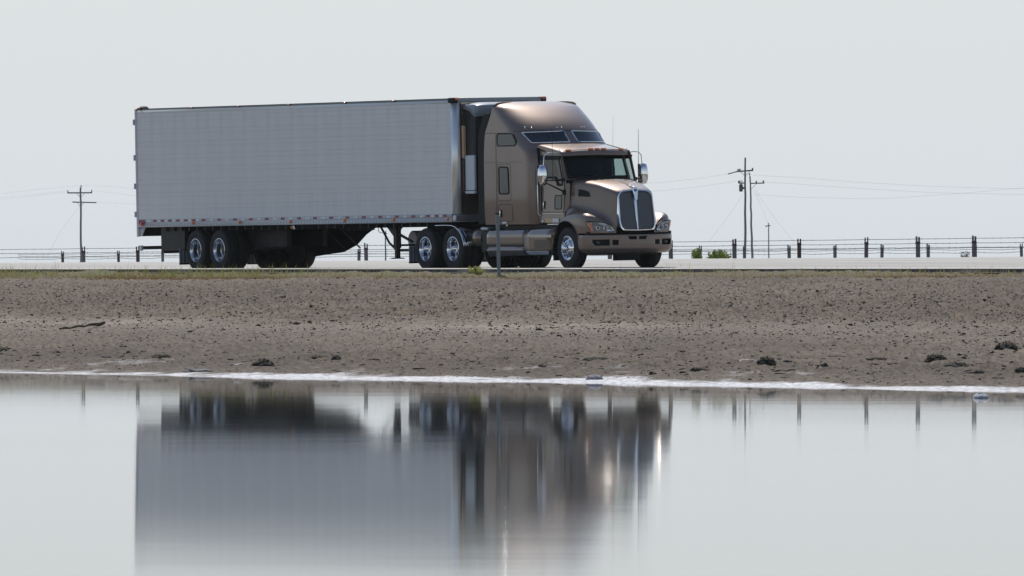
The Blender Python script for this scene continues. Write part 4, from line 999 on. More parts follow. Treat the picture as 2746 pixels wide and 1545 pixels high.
# mirrors ----------------------------------------------------------
def mirror(s):
    e = empty('mirror', K, (0, 0, 0))
    cx, cy = 4.60, s * 1.415
    P = []
    for k in range(17):                            # streamlined housing, rounded nose towards the front
        t = k / 16; z = 2.035 + .50 * t; r_ = math.sin(math.pi * min(1, max(0, t))) ** .22 if 0 < t < 1 else .35
        row = []
        for j in range(25):
            a = math.pi * (j / 24) - math.pi / 2
            row.append((cx - .02 + .125 * r_ * math.cos(a) ** .8 if math.cos(a) > 0 else cx - .02, cy + .125 * r_ * math.copysign(abs(math.sin(a)) ** .7, math.sin(a)), z))
        P.append(row)
    MB().grid(P).build('mirror_housing', 'chrome', e, ang=60)
    b = MB(); pt = [P[0][j] for j in range(25)]; b.add(pt, [tuple(range(25))]); pt = [P[-1][j] for j in range(25)]; b.add(pt, [tuple(range(25))]); b.build('mirror_end', 'chrome', e)
    MB().box(cx - .065, cx - .019, cy - .12, cy + .12, 2.045, 2.525).build('mirror_back', 'black', e, bev=.02)
    MB().tube([(4.64, s * .99, 2.80), (4.62, s * 1.15, 2.83), (4.60, s * 1.30, 2.81), (4.60, s * 1.37, 2.74), (4.60, s * 1.39, 2.52)], .013, 8).build('upper_arm', 'chrome', e, ang=60)
    MB().tube([(4.58, s * 1.36, 2.16), (4.80, s * 1.12, 2.165), (4.92, s * 1.03, 2.165)], [.014, .02, .03], 8).build('middle_arm', 'black', e, ang=60)
    MB().tube([(4.58, s * 1.36, 2.12), (4.92, s * 1.05, 1.90), (4.97, s * 1.03, 1.88)], [.014, .022, .05], 8).build('lower_arm', 'black', e, ang=60)
    MB().box(4.90, 5.02, s * 1.03 - .03, s * 1.03 + .03, 1.80, 1.93).build('arm_foot', 'black', e, bev=.02)
    MB().box(4.86, 4.96, s * 1.02 - .03, s * 1.02 + .03, 2.13, 2.21).build('arm_foot', 'black', e, bev=.02)
    if s < 0: MB().tube([(4.76, s * 1.22, 2.165), (4.75, s * 1.22, 3.43)], [.007, .004], 6).build('antenna', 'black', e)
    else: MB().tube([(4.58, s * 1.30, 2.50), (4.60, s * 1.30, 3.37)], [.008, .005], 6).build('antenna', 'black', e)
for s in (-1, 1): mirror(s)
# ------------------------------------------------------------------ MARKER POST
gxp, gyp, gzp = px_ground(1338, 741)
e = empty('marker_post', loc=(gxp, gyp, gzp)); tag(e, 'bent grey steel marker post standing in the verge in front of the tan truck', 'post')
e.rotation_euler = (0, R(-1.6), R(8))
MB().prism([(-.042, .0), (-.042, .028), (-.030, .030), (-.018, .008), (.018, .008), (.030, .030), (.042, .028), (.042, .0), (.026, .0), (.016, -.012), (-.016, -.012), (-.026, .0)], lambda a, b_, q: (a, -b_, q), -.3, 1.50).build('channel', 'steel', e, smooth=False)
b = MB()
for z in np.arange(.08, 1.46, .06): b.lathe([(-.014, .006), (-.0125, .006), (-.0125, 0)], (0, .0, z), 8)
tag(b.build('bolt_hole', 'black', e, smooth=False), kind='stuff')
MB().box(-.045, .045, -.035, .0, 1.47, 1.512).build('post_cap', 'black', e, bev=.006)

# ------------------------------------------------------------------ FENCES beyond the road
def at_v(px, v):
    """point on the line v (road frame) crossed by photo column px"""
    a = (px - 1373) / FPX; Y = (v + O.x * LY.x + O.y * LY.y) / (a * LY.x + LY.y); return a * Y, Y
def fence_post(x, y, ztop, h, wd, fork, m, name, label, group):
    e = empty(name, loc=(x, y, ztop - h)); tag(e, label, 'fence post', group); e.rotation_euler = (R(random.uniform(-1.5, 1.5)), R(random.uniform(-1.5, 1.5)), R(random.uniform(-12, 12)))
    g_ = wd * .28
    for s in (-1, 1):
        MB().box(*sorted((s * g_ * .5, s * wd * .5)), -.05, .05, 0, h + random.uniform(-.03, .01)).build('stake', m, e, bev=.006)
    MB().box(-g_ * .5, g_ * .5, -.042, .042, 0, h - fork).build('filler_block', m, e)
    MB().box(-wd * .56, wd * .56, -.056, .056, h - fork - .05, h - fork - .02).build('wire_tie', 'wire', e)
    return e
V1 = 13.0; tall = [-110, 60, 226, 372, 984, 1635, 1801, 1971, 2144, 2322, 2463, 2612, 2775, 2930]
names1 = {226: 'forked wooden fence post beside the left utility pole', 372: 'purplish wooden fence post under the trailer\'s rear end', 984: 'forked fence post seen between the trailer belly and its landing leg',
          1635: 'fence post glimpsed under the truck\'s bumper', 1801: 'fence post just right of the truck\'s bumper', 1971: 'fence post just left of the transformer pole', 2144: 'reddish brown forked fence post right of the two utility poles',
          2322: 'forked post, second of the tall ones right of the reddish post', 2463: 'dark forked post, third tall one right of the reddish post', 2612: 'tall forked post beside the faint grey shrub, near the right edge'}
f1 = []
for px in tall:
    x, y = at_v(px, V1); t = (px - 226) / 2386; zt = 2.25 + .15 * t
    f1.append((x, y, zt))
    if not (100 < px < 2746): continue
    fence_post(x, y, zt, zt - .9, .10, .13, 'woodred' if px in (2144, 372) else 'wood', 'fence_post', names1[px], 'tall forked posts of the roadside fence')
V2 = 35.0; short = [48, 170, 320, 437, 961, 1877, 1997, 2118, 2240, 2363, 2490, 2617, 2742]
names2 = {170: 'short brown post left of the left utility pole', 320: 'short brown post halfway between the left utility pole and the trailer', 437: 'short post seen under the trailer beside the underride bar', 961: 'short post seen under the trailer, left of the tall forked one',
          1877: 'short post rising from the small green bush', 1997: 'short post right at the foot of the transformer pole', 2118: 'short post just left of the reddish tall post', 2240: 'short post midway between the reddish tall post and the next', 2363: 'short post right of the second tall post from the reddish one',
          2490: 'short post just right of the third tall post from the reddish one', 2617: 'short post half hidden by the tall post near the right edge', 2742: 'short post at the very right edge'}
f2 = []
for px in short:
    x, y = at_v(px, V2); t = (px - 170) / 2400; zt = 2.235 + .09 * t; f2.append((x, y, zt))
    if px in (48,) or not (0 < px < 2746): continue
    fence_post(x, y, zt, zt - .9, .085, .09, 'woodred' if px in (170, 320) else 'wood', 'fence_post', names2[px], 'short posts of the farther fence')
def barbed(name, pts, dz, sag, r, label, group, wob=0.0, barb=.30):
    b = MB(); path = []
    for (x0, y0, z0), (x1, y1, z1) in zip(pts, pts[1:]):
        for k in range(8):
            t = k / 8; path.append((x0 + (x1 - x0) * t, y0 + (y1 - y0) * t, z0 + (z1 - z0) * t + dz - sag * 4 * t * (1 - t) + random.uniform(-wob, wob)))
    path.append((pts[-1][0], pts[-1][1], pts[-1][2] + dz)); b.tube(path, r, 4)
    for p, q in zip(path, path[1:]):
        p, q = Vector(p), Vector(q); n_ = max(1, int((q - p).length / barb))
        for k in range(n_):
            c = p.lerp(q, (k + .5) / n_); a = random.uniform(0, 3.14); d = Vector((math.cos(a) * .6, 0, math.sin(a))) * .020
            b.tube([c - d, c + d], r * .7, 3, cap=False)
    o = b.build(name, 'wire', smooth=False, fixn=False); tag(o, label, 'wire', group); return o
for k, (dz, sg) in enumerate(((-.07, .004), (-.185, .006), (-.30, .012))):
    barbed('barbed_wire', f1, dz, sg, .0065, ['top', 'middle', 'bottom'][k] + ' barbed wire strand of the fence with tall forked posts', 'wires of the roadside fence')
for k, (dz, sg) in enumerate(((-.10, .01), (-.16, .02), (-.24, .03))):
    barbed('barbed_wire', f2, dz, sg, .006, ['top', 'middle', 'bottom'][k] + ' kinked wire strand of the farther fence with short posts', 'wires of the farther fence', wob=.008)

# ------------------------------------------------------------------ UTILITY POLES
def wp(px, py, Y): return Vector(((px - 1373) / FPX * Y, Y, 1.24 + (756 - py) / FPX * Y))
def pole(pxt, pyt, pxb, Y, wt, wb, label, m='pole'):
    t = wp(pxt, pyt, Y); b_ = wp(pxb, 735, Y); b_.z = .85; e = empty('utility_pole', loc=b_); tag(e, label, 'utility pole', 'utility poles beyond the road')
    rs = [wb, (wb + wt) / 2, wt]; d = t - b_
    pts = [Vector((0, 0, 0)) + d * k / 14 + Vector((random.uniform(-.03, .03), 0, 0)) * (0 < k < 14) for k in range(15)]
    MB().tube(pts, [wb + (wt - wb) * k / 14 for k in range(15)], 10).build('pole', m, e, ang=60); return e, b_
def local(e0, px, py, Y): return wp(px, py, Y) - e0
def bar(name, e, p0, p1, r, m, box=True): return MB().tube([p0, p1], r, 4 if box else 6).build(name, m, e, smooth=not box)
def insul(e, p, h=.35): MB().lathe([(0, .04), (.08, .10), (.12, .05), (.2, .10), (.24, .05), (h, .07), (h + .04, 0)], p, 8, axis='z').build('insulator', 'ceramic', e)
linem = mat('aluminium_line', (.40, .40, .41), .6, .2)
# left pole
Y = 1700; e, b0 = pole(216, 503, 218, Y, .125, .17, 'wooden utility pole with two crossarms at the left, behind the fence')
bar('crossarm', e, local(b0, 180.5, 517.5, Y), local(b0, 247, 517, Y), .09, 'arm'); bar('crossarm', e, local(b0, 194, 542, Y), local(b0, 258.5, 543.5, Y), .08, 'arm')
for q in ((206, 519, 216, 531), (226, 519, 216, 531), (207, 543, 216, 556), (225, 543, 216, 556)): bar('arm_brace', e, local(b0, q[0], q[1], Y), local(b0, q[2], q[3], Y), .025, 'wire')
for px, py in ((182, 517), (246, 516), (217.5, 503)): insul(e, local(b0, px, py, Y))
W1 = [[(-400, 560), (-200, 545), (0, 520.5), (100, 508), (217, 498), (300, 500), (372, 508), (480, 518), (700, 540)], [(-400, 570), (-200, 556), (0, 531), (100, 521), (182, 511.5)], [(246, 512), (300, 517), (372, 527), (500, 540), (700, 556)],
      [(-400, 575), (-200, 561), (0, 536.5), (90, 526), (180, 515)], [(258, 543.5), (310, 545), (372, 548), (600, 560)]]
for k, ln in enumerate(W1):
    o = MB().tube([wp(px, py, Y + (px - 216) * -.25) for px, py in ln], .008, 4).build('power_line', linem, smooth=False); tag(o, ['topmost thin power line passing over the left utility pole', 'upper thin power line running left from the left pole\'s crossarm', 'thin power line running from the left pole\'s upper crossarm to the trailer', 'lower thin power line running left from the left pole\'s crossarm', 'thin power line from the left pole\'s lower crossarm to the trailer'][k], 'power line', 'power lines')
o = MB().tube([wp(210, 556, Y), wp(160, 625, Y), wp(120, 700, Y)], .006, 4).build('guy_wire', 'wire'); tag(o, 'faint slanting guy wire left of the left utility pole', 'guy wire', 'guy wires')
# right pair
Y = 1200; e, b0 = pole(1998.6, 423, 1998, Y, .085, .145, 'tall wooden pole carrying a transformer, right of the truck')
bar('crossarm', e, local(b0, 1977, 460, Y), local(b0, 2020, 457, Y), .07, 'arm'); bar('crossarm', e, local(b0, 1980, 491, Y), local(b0, 2000, 491, Y), .06, 'arm')
bar('crossarm_tip', e, local(b0, 1952, 467, Y), local(b0, 1977, 460, Y), .05, 'arm')
for px, py in ((1979, 460), (1984, 459), (2018, 457), (1981, 491)): insul(e, local(b0, px, py, Y), .2)
for q in ((1984, 459, 1997, 471), (2013, 458, 2000, 471)): bar('arm_brace', e, local(b0, q[0], q[1], Y), local(b0, q[2], q[3], Y), .02, 'wire')
c = local(b0, 1987, 514, Y)
tr_ = MB().lathe([(0, 0), (0, .15), (.08, .18), (.62, .19), (.66, .17), (.72, .10), (.74, 0)], c, 14, axis='z').build('transformer', mat('transformer_grey', (.07, .075, .07), .6), e)
for dx in (-.09, .09): MB().lathe([(0, .03), (.1, .055), (.2, .03), (.3, .05), (.42, .02), (.44, 0)], (c[0] + dx, c[1], c[2] + .7), 8, axis='z').build('bushing', 'ceramic', tr_)
MB().box(c[0] + .12, c[0] + .40, c[1] - .05, c[1] + .05, c[2] + .25, c[2] + .45).build('transformer_bracket', 'wire', tr_)
YB = 1300; e2, b2 = pole(2011, 472, 2020, YB, .075, .15, 'leaning wooden utility pole just right of the transformer pole', mat('hazed_pole_grey', (.25, .24, .24), .9))  # leaning pole's grey has haze painted into it
bar('crossarm', e2, local(b2, 2011, 492, YB), local(b2, 2050, 491, YB), .06, 'arm')
for px, py in ((2047, 490), (2028, 491), (2010, 471)): insul(e2, local(b2, px, py, YB), .18)
bar('arm_brace', e2, local(b2, 2030, 492, YB), local(b2, 2014, 508, YB), .02, 'wire')
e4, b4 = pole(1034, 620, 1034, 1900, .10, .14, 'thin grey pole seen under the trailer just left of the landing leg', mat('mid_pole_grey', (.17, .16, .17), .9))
bar('crossarm', e4, local(b4, 1030, 626, 1900), local(b4, 1038, 626, 1900), .08, 'arm')
e3, b3 = pole(2061, 598, 2062, 3600, .16, .26, 'small faint far-off utility pole right of the leaning pole', mat('far_pole_haze_grey', (.30, .30, .31), .9))  # far-off haze is put into this pale grey
bar('crossarm', e3, local(b3, 2052, 607, 3600), local(b3, 2066, 605, 3600), .16, 'arm')
W2 = [('thin power line from the transformer pole left towards the truck, uppermost', [(1400, 505), (1600, 498), (1780, 489), (1880, 478), (1977, 462)]), ('thin power line from the transformer pole left towards the truck, lower', [(1400, 530), (1600, 520), (1780, 511), (1880, 500), (1977, 486)]),
      ('long upper power line running right from the transformer pole', [(2020, 470), (2140, 476), (2300, 489), (2500, 500), (2700, 506), (2900, 503)]), ('long middle power line running right from the transformer pole', [(2048, 488), (2140, 494), (2300, 505), (2500, 517), (2746, 522), (2950, 520)]),
      ('long low power line running right from the leaning pole', [(2020, 522), (2140, 529), (2300, 533), (2400, 531), (2560, 520), (2700, 508), (2900, 490)])]
for lab, ln in W2:
    o = MB().tube([wp(px, py, Y) for px, py in ln], .0065, 4).build('power_line', linem, smooth=False); tag(o, lab, 'power line', 'power lines')
for lab, ln in (('faint guy wire slanting down left of the transformer pole', [(1992, 522), (1950, 585), (1900, 650)]), ('faint guy wire slanting down right of the leaning pole, nearer one', [(2024, 512), (2060, 600)]), ('faint guy wire slanting down right of the leaning pole, farther one', [(2026, 510), (2080, 590), (2130, 650)])):
    o = MB().tube([wp(px, py, Y) for px, py in ln], .005, 4).build('guy_wire', 'wire'); tag(o, lab, 'guy wire', 'guy wires')

# ------------------------------------------------------------------ BUSHES beyond the road
leafm = mat('bush_leaves', (.42, .46, .10), .7, noise=(6, (.26, .32, .06), .3, .7))
def leaf_cloud(name, c, rad, n_, size, m, seed, flat=1.0):
    g_ = np.random.default_rng(seed); b = MB()
    cl = g_.normal(0, .5, (9, 3)) * rad
    for i in range(n_):
        q = cl[g_.integers(9)] + g_.normal(0, .28, 3) * rad; p = Vector(c) + Vector((q[0], q[1], rad[2] * g_.random() ** .6 * (1 - .10 * min(1, abs(q[0]) / (1.6 * rad[0]))) * (.93 + .07 * math.sin(q[0] * 40 + q[1] * 9))))
        d = Vector(g_.normal(0, 1, 3)).normalized(); e_ = d.cross(Vector(g_.normal(0, 1, 3))).normalized(); s_ = size * g_.uniform(.6, 1.4)
        b.add([p - d * s_, p + e_ * s_ * .4, p + d * s_, p - e_ * s_ * .4], [(0, 1, 2, 3)])
    return b.build(name, m, smooth=False, fixn=False)
for k, (px, wdt, hh, lab) in enumerate(((1869, .12, 1.14, 'small green roadside bush left of the larger one'), (1926, .24, 1.10, 'wider yellow green bush beyond the road, left of the utility poles'))):
    x, y = at_v(px, 14.5); o = leaf_cloud('bush', (x, y, 1.0), (wdt, .25, hh), 2200 * (k + 1), .035, leafm, 40 + k); tag(o, lab, 'bush', 'green bushes beyond the road')
x, y = at_v(2590, 17); o = leaf_cloud('dry_shrub', (x, y, 1.0), (.14, .2, 1.06), 900, .025, mat('grey_twigs', (.22, .21, .20), .9), 50); tag(o, 'faint grey twiggy shrub at the tall post near the right edge', 'shrub')

# ------------------------------------------------------------------ GRASS on the verge
def blade_field(name, n_, u0, u1, v0, v1, hmin, hmax, wd, m, seed, dens=None, lean=.35):
    g_ = np.random.default_rng(seed); u = g_.uniform(u0, u1, n_); v = g_.uniform(v0, v1, n_)
    if dens is not None:
        k = g_.random(n_) < dens(u, v); u, v = u[k], v[k]; n_ = len(u)
    x = O.x + HX.x * u + LY.x * v; y = O.y + HX.y * u + LY.y * v; z = ground_z(x, y)
    h = hmin + (hmax - hmin) * g_.random(n_) ** 2.2; a = g_.uniform(0, 6.28, n_); lx = g_.normal(0, lean, n_) * h; ly = g_.normal(0, lean, n_) * h
    cx, cy = np.cos(a) * wd, np.sin(a) * wd
    b0 = np.stack([x - cx, y - cy, z], -1); b1 = np.stack([x + cx, y + cy, z], -1)
    m0 = np.stack([x - cx * .8 + lx * .35, y - cy * .8 + ly * .35, z + h * .55], -1); m1 = np.stack([x + cx * .8 + lx * .35, y + cy * .8 + ly * .35, z + h * .55], -1)
    t = np.stack([x + lx, y + ly, z + h * .97], -1)
    co = np.stack([b0, b1, m1, m0, t], 1).reshape(-1, 3); i = np.arange(n_) * 5
    f = np.concatenate([np.stack([i, i + 1, i + 2], -1), np.stack([i, i + 2, i + 3], -1), np.stack([i + 3, i + 2, i + 4], -1)])
    o = np_mesh(name, co, f, m, 'stuff', smooth=False); return o
def leafmat(name, c, c2, tr):
    m = mat(name, c, .7, noise=(1.2, c2, .35, .65)); n = m.node_tree; p = n.nodes['Principled BSDF']; out = n.nodes['Material Output']
    t = n.nodes.new('ShaderNodeBsdfTranslucent'); mx = n.nodes.new('ShaderNodeMixShader'); mx.inputs[0].default_value = tr
    n.links.new(p.inputs['Base Color'].links[0].from_socket, t.inputs[0]); n.links.new(p.outputs[0], mx.inputs[1]); n.links.new(t.outputs[0], mx.inputs[2]); n.links.new(mx.outputs[0], out.inputs[0]); return m
gm = leafmat('verge_grass', (.30, .265, .10), (.33, .26, .13), .45); rm = leafmat('red_weed', (.28, .14, .075), (.26, .17, .08), .4); dm = leafmat('dry_stalk', (.26, .23, .11), (.18, .20, .06), .4); gg = leafmat('fresh_grass', (.26, .29, .08), (.31, .31, .11), .5)
wave = lambda u, v: np.clip(.08 + 1.0 * vnoise(u, v, 2.4, 1.2, 21) * vnoise(u, v, 9, 3, 22) * 1.9, 0, 1)
left = lambda u, v: wave(u, v) * np.clip(1.1 - (u + 20) / 26, .38, 1)
tag(blade_field('verge_grass', 34000, -46, 32, -5.9, -3.7, .03, .22, .006, gm, 31, left), kind='stuff')
tag(blade_field('green_grass', 8000, -46, -2, -5.6, -3.5, .06, .34, .006, gg, 32, lambda u, v: np.clip(vnoise(u, v, 1.6, 1.0, 23) * 2.2 - .9, 0, 1)), kind='stuff')
tag(blade_field('red_weeds', 16000, -14, 32, -5.9, -4.7, .02, .09, .008, rm, 33, wave), kind='stuff')
tag(blade_field('dry_stalks', 900, -46, 32, -5.0, -3.3, .12, .50, .003, dm, 34, left, .22), kind='stuff')
for k, (px, r_, lab) in enumerate(((1278, .22, 'bright green weed clump in the verge left of the marker post'), (316, .16, 'tall green weed tuft in the verge below the trailer\'s rear left'), (735, .2, 'leafy weed clump in front of the trailer\'s far wheels'))):
    x, y, z = px_ground(px, 737); g_ = np.random.default_rng(60 + k); b = MB()
    for i in range(150):
        a = g_.uniform(0, 6.28); rr_ = g_.random() * r_; h = g_.uniform(.08, .24); bx, by = x + math.cos(a) * rr_ * .5, y + math.sin(a) * rr_ * .5; tx, ty = bx + math.cos(a) * rr_ * .6, by + math.sin(a) * rr_ * .6; w_ = .012
        b.add([(bx - w_, by, z), (bx + w_, by, z), (bx + (tx - bx) * .5 + w_, by + (ty - by) * .5, z + h * .6), (tx, ty, z + h)], [(0, 1, 2, 3)])
    tag(b.build('weed_clump', gg, smooth=False, fixn=False), lab, 'weed', 'weed clumps on the verge')

# ------------------------------------------------------------------ CLODS, DEBRIS AND WEED ON THE MUD
clodm = mat('dark_mud_clod', (.06, .046, .034), .95, noise=(7, (.032, .026, .021), .35, .7))
def clod_np(n_, seed, near=False):
    """low irregular lumps, 6-sided, as one mesh"""
    g_ = np.random.default_rng(seed)
    px = g_.uniform(-60, 2800, n_); 
    # distance along the bank: dense in the cloddy belt, sparse elsewhere
    q = np.where(g_.random(n_) < .60, g_.normal(.52, .16, n_), g_.uniform(.02, .97, n_)); q = np.clip(q, .015, .97)
    if near: q = np.clip(g_.normal(.085, .035, n_), .022, .2)
    a = (px - 1373) / FPX
    Y = np.full(n_, 200.0)
    for _ in range(12):
        ys = shoreY(a * Y); yr = 292.1 - 1.714 * a * Y; Y = ys + q * (yr - ys)
    X = a * Y; z = ground_z(X, Y) + mud_relief(X, Y)
    s = np.exp(g_.normal(-4.85, .50, n_)) * np.interp(q, [0, .12, .3, 1], [.6, .7, .9, 1.15]); s = np.clip(s, .004, .038)
    if near: s = s * 1.5
    m = 5; ang = np.arange(m) * 2 * np.pi / m
    rad = s[:, None] * g_.uniform(.6, 1.4, (n_, m)); asp = g_.uniform(.8, 1.9, n_)[:, None] * (np.exp(g_.normal(.5, .5, n_))[:, None] if near else 1)
    ring = np.stack([X[:, None] + np.cos(ang) * rad * asp, Y[:, None] + np.sin(ang) * rad * 1.5, np.repeat(z[:, None] - .006, m, 1)], -1)
    rad2 = rad * g_.uniform(.5, .95, (n_, m)); hz = s[:, None] * g_.uniform(.5, 1.15, (n_, m)) * .9
    ring2 = np.stack([X[:, None] + np.cos(ang + .3) * rad2 * asp * .85, Y[:, None] + np.sin(ang + .3) * rad2, z[:, None] + hz * .75], -1)
    top = np.stack([X, Y, z + s * g_.uniform(.6, 1.1, n_)], -1)[:, None]
    co = np.concatenate([ring, ring2, top], 1).reshape(-1, 3); k = 2 * m + 1; i = (np.arange(n_) * k)[:, None]; j = np.arange(m); j2 = (j + 1) % m
    f = np.concatenate([np.stack([i + j, i + j2, i + m + j2], -1), np.stack([i + j, i + m + j2, i + m + j], -1), np.stack([i + m + j, i + m + j2, i + 2 * m + 0 * j], -1)], 1).reshape(-1, 3)
    return co, f
co, f = clod_np(78000, 71); o = np_mesh('mud_clods', co, f, clodm, 'stuff', smooth=False)
co, f = clod_np(1500, 74, True); o = np_mesh('shore_debris', co, f, mat('shore_debris', (.045, .036, .026), .95, noise=(5, (.09, .065, .035), .4, .7)), 'stuff', smooth=False)
co, f = clod_np(3500, 72); co2 = co.copy(); o = np_mesh('pale_pebbles', co2, f, mat('pale_pebble', (.24, .215, .185), .8), 'stuff', smooth=False)

weedm = mat('rotting_weed', (.022, .021, .015), .95, noise=(9, (.05, .042, .025), .4, .75)); brownm = mat('brown_weed', (.085, .062, .028), .95, noise=(9, (.04, .03, .02), .4, .75))
lumpm = mat('dark_lump', (.035, .031, .029), .95, noise=(6, (.06, .052, .045), .4, .7)); palem = mat('pale_rag', (.34, .33, .31), .8, noise=(8, (.22, .21, .19), .4, .7)); woodm = mat('driftwood', (.15, .105, .045), .85, noise=(5, (.06, .042, .025), .4, .65))
crust = mat('salt_crusted_stone', (.16, .15, .17), .85, noise=(9, (.55, .53, .56), .5, .75)); barkm = mat('grey_bark', (.11, .105, .11), .9, noise=(9, (.2, .19, .2), .4, .7))
def lump(px, py, wpx, hf, m, label, cat, group, seed, name='mud_lump', rough=.35, weedy=False):
    x, y, z = px_ground(px, py); s = wpx / 2 * y / FPX; g_ = np.random.default_rng(seed)
    bm = bmesh.new(); bmesh.ops.create_icosphere(bm, subdivisions=3, radius=1.0)
    ph = g_.uniform(0, 6, 12)
    for v in bm.verts:
        c = v.co; n_ = math.sin(c.x * 3 + ph[0]) * math.sin(c.y * 4 + ph[1]) + math.sin(c.z * 5 + c.x * 6 + ph[2]) * .6 + math.sin(c.y * 9 + c.x * 11 + ph[3]) * .4
        k = 1 + rough * n_ * .5 + g_.normal(0, rough * .18)
        v.co = Vector((c.x * s * k, c.y * s * 1.1 * k, max(c.z, -.15) * s * hf * 1.65 * k))
    me = bpy.data.meshes.new(name); bm.to_mesh(me); bm.free(); me.materials.append(m); o = bpy.data.objects.new(name, me); C.objects.link(o); o.location = (x, y, z + .01)
    tag(o, label, cat, group)
    if weedy:
        b = MB()
        for i in range(int(60 + wpx * 3)):
            a = g_.uniform(-1, 1); bx = a * s; by = g_.uniform(-.8, .8) * s; hz = s * hf * 2 * math.sqrt(max(0, 1 - a * a)) * g_.uniform(.3, 1.0); d = Vector((g_.normal(0, 1), g_.normal(0, 1), abs(g_.normal(0, .8)))).normalized() * s * g_.uniform(.12, .4); w_ = .006
            b.add([(bx - w_, by, hz), (bx + w_, by, hz), (bx + d.x, by + d.y, hz + d.z * hf * 2.2)], [(0, 1, 2)])
        b.build('weed_strand', m, o, smooth=False, fixn=False)['kind'] = 'stuff'
    return o
sd_ = 100
def L(px, py, wpx, hf, m, label, cat, group=None, **k):
    global sd_; sd_ += 1; return lump(px, py, wpx, hf, m, label, cat, group, sd_, **k)
WG, LG, PG = 'clumps of dead weed on the mud', 'dark lumps lying on the mud', 'pale scraps lying on the mud'
L(14, 944, 42, .28, weedm, 'dark weed clump at the far left edge of the mud', 'weed clump', WG, name='weed_clump', weedy=True)
L(257, 946, 24, .30, barkm, 'wedge shaped grey stone below the left utility pole', 'stone', LG, name='grey_stone')
L(302, 945, 15, .35, lumpm, 'small dark lump right of the wedge shaped grey stone', 'mud lump', LG)
L(344, 949, 13, .55, lumpm, 'round dark lump below the trailer\'s rear edge', 'mud lump', LG)
L(386, 929, 12, .35, lumpm, 'small dark lump standing alone, highest below the trailer\'s rear edge', 'mud lump', LG)
L(384, 946, 18, .20, lumpm, 'flat dark lump right of the round one below the trailer\'s rear edge', 'mud lump', LG)
L(290, 960, 36, .12, lumpm, 'long flat dark patch of mud left of a split lump', 'mud lump', LG)
L(328, 962, 18, .40, lumpm, 'split dark lump just above the salt edge, below the trailer\'s rear', 'mud lump', LG)
L(432, 960, 54, .14, weedm, 'long flat streak of dark weed below the trailer\'s rear wheels', 'weed clump', WG, name='weed_clump', weedy=True)
L(561, 944, 20, .22, lumpm, 'small flat dark lump below the trailer\'s second rear wheel', 'mud lump', LG)
L(150, 948, 34, .15, lumpm, 'flat dark lump between the left edge and the left utility pole', 'mud lump', LG)
L(33, 913, 16, .20, lumpm, 'thin dark lump near the left edge, above the weed clump', 'mud lump', LG)
L(528, 998, 76, .10, barkm, 'flat grey slab lying on the white salt edge below the trailer\'s rear wheels', 'slab', name='grey_slab')
L(643, 985, 46, .22, palem, 'grey heap with pale rags left of the big black weed clump', 'heap', name='rag_heap')
L(706, 986, 60, .34, weedm, 'big black weed clump by the salt edge below the trailer', 'weed clump', WG, name='weed_clump', weedy=True)
L(755, 983, 26, .16, weedm, 'small weed tail right of the big black weed clump', 'weed clump', WG, name='weed_clump')
L(795, 872, 20, .45, lumpm, 'upright brownish lump alone in the middle of the mud under the trailer', 'mud lump', LG)
L(858, 963, 54, .14, brownm, 'low brown weed streak ending in a dark tuft under the trailer\'s belly', 'weed clump', WG, name='weed_clump', weedy=True)
L(902, 968, 28, .42, weedm, 'dark tuft at the right end of the low brown weed streak', 'weed clump', WG, name='weed_clump', weedy=True)
L(1050, 947, 14, .70, lumpm, 'tall round black lump below the landing leg', 'mud lump', LG)
L(1090, 944, 13, .50, lumpm, 'small black lump below the drive wheels, left of a flat one', 'mud lump', LG)
L(1118, 946, 24, .22, lumpm, 'flat black lump below the drive wheels', 'mud lump', LG)
L(1141, 942, 22, .32, lumpm, 'domed black lump touching the flat one below the drive wheels', 'mud lump', LG)
L(1186, 954, 30, .18, lumpm, 'long ragged dark lump left of the marker post\'s column', 'mud lump', LG)
L(1106, 981, 32, .22, brownm, 'brown weed hump near the salt edge below the drive wheels', 'weed clump', WG, name='weed_clump', weedy=True)
L(1157, 977, 26, .36, weedm, 'black tufted weed hump right of the brown one', 'weed clump', WG, name='weed_clump', weedy=True)
L(1248, 995, 12, .5, lumpm, 'small dark lump on the salt edge, left of the marker post\'s column', 'mud lump', LG)
L(1344, 946, 22, .38, lumpm, 'twin topped black lump straight below the marker post', 'mud lump', LG)
L(1391, 953, 18, .32, lumpm, 'small brown black lump right of the twin topped one', 'mud lump', LG)
L(1431, 953, 20, .42, lumpm, 'black lump with a thin shadowed tail below the sleeper cab', 'mud lump', LG)
L(1302, 975, 24, .18, lumpm, 'slanting thin dark lump below and left of the twin topped one', 'mud lump', LG)
L(1455, 992, 34, .36, weedm, 'black weed lump on the rim of the salt edge below the cab door', 'weed clump', WG, name='weed_clump', weedy=True)
o = L(1593, 1019, 44, .34, crust, 'salt crusted square stone standing on the white salt edge', 'stone', name='salt_stone', rough=.22)
L(1602, 971, 82, .13, weedm, 'long low dark weed streak above the salt crusted stone', 'weed clump', WG, name='weed_clump', weedy=True)
L(1725, 949, 90, .14, brownm, 'wide low brown weed mat below the truck\'s grille', 'weed clump', WG, name='weed_clump', weedy=True)
L(1720, 958, 24, .3, weedm, 'small dark tuft under the wide brown weed mat', 'weed clump', WG, name='weed_clump', weedy=True)
L(1525, 755, 28, .22, lumpm, 'dark scrap on a pale plank just below the verge under the front wheel', 'scrap', name='tyre_scrap')
L(1352, 746, 12, .5, lumpm, 'small black lump at the foot of the marker post', 'mud lump', LG)
L(1663, 786, 9, .6, lumpm, 'small dark lump high on the mud under the bumper', 'mud lump', LG)
L(1541, 925, 12, .5, lumpm, 'small lone lump above the long weed streak', 'mud lump', LG)
L(1873, 1001, 46, .30, weedm, 'oval black weed clump on the salt rim, right of the truck', 'weed clump', WG, name='weed_clump', weedy=True)
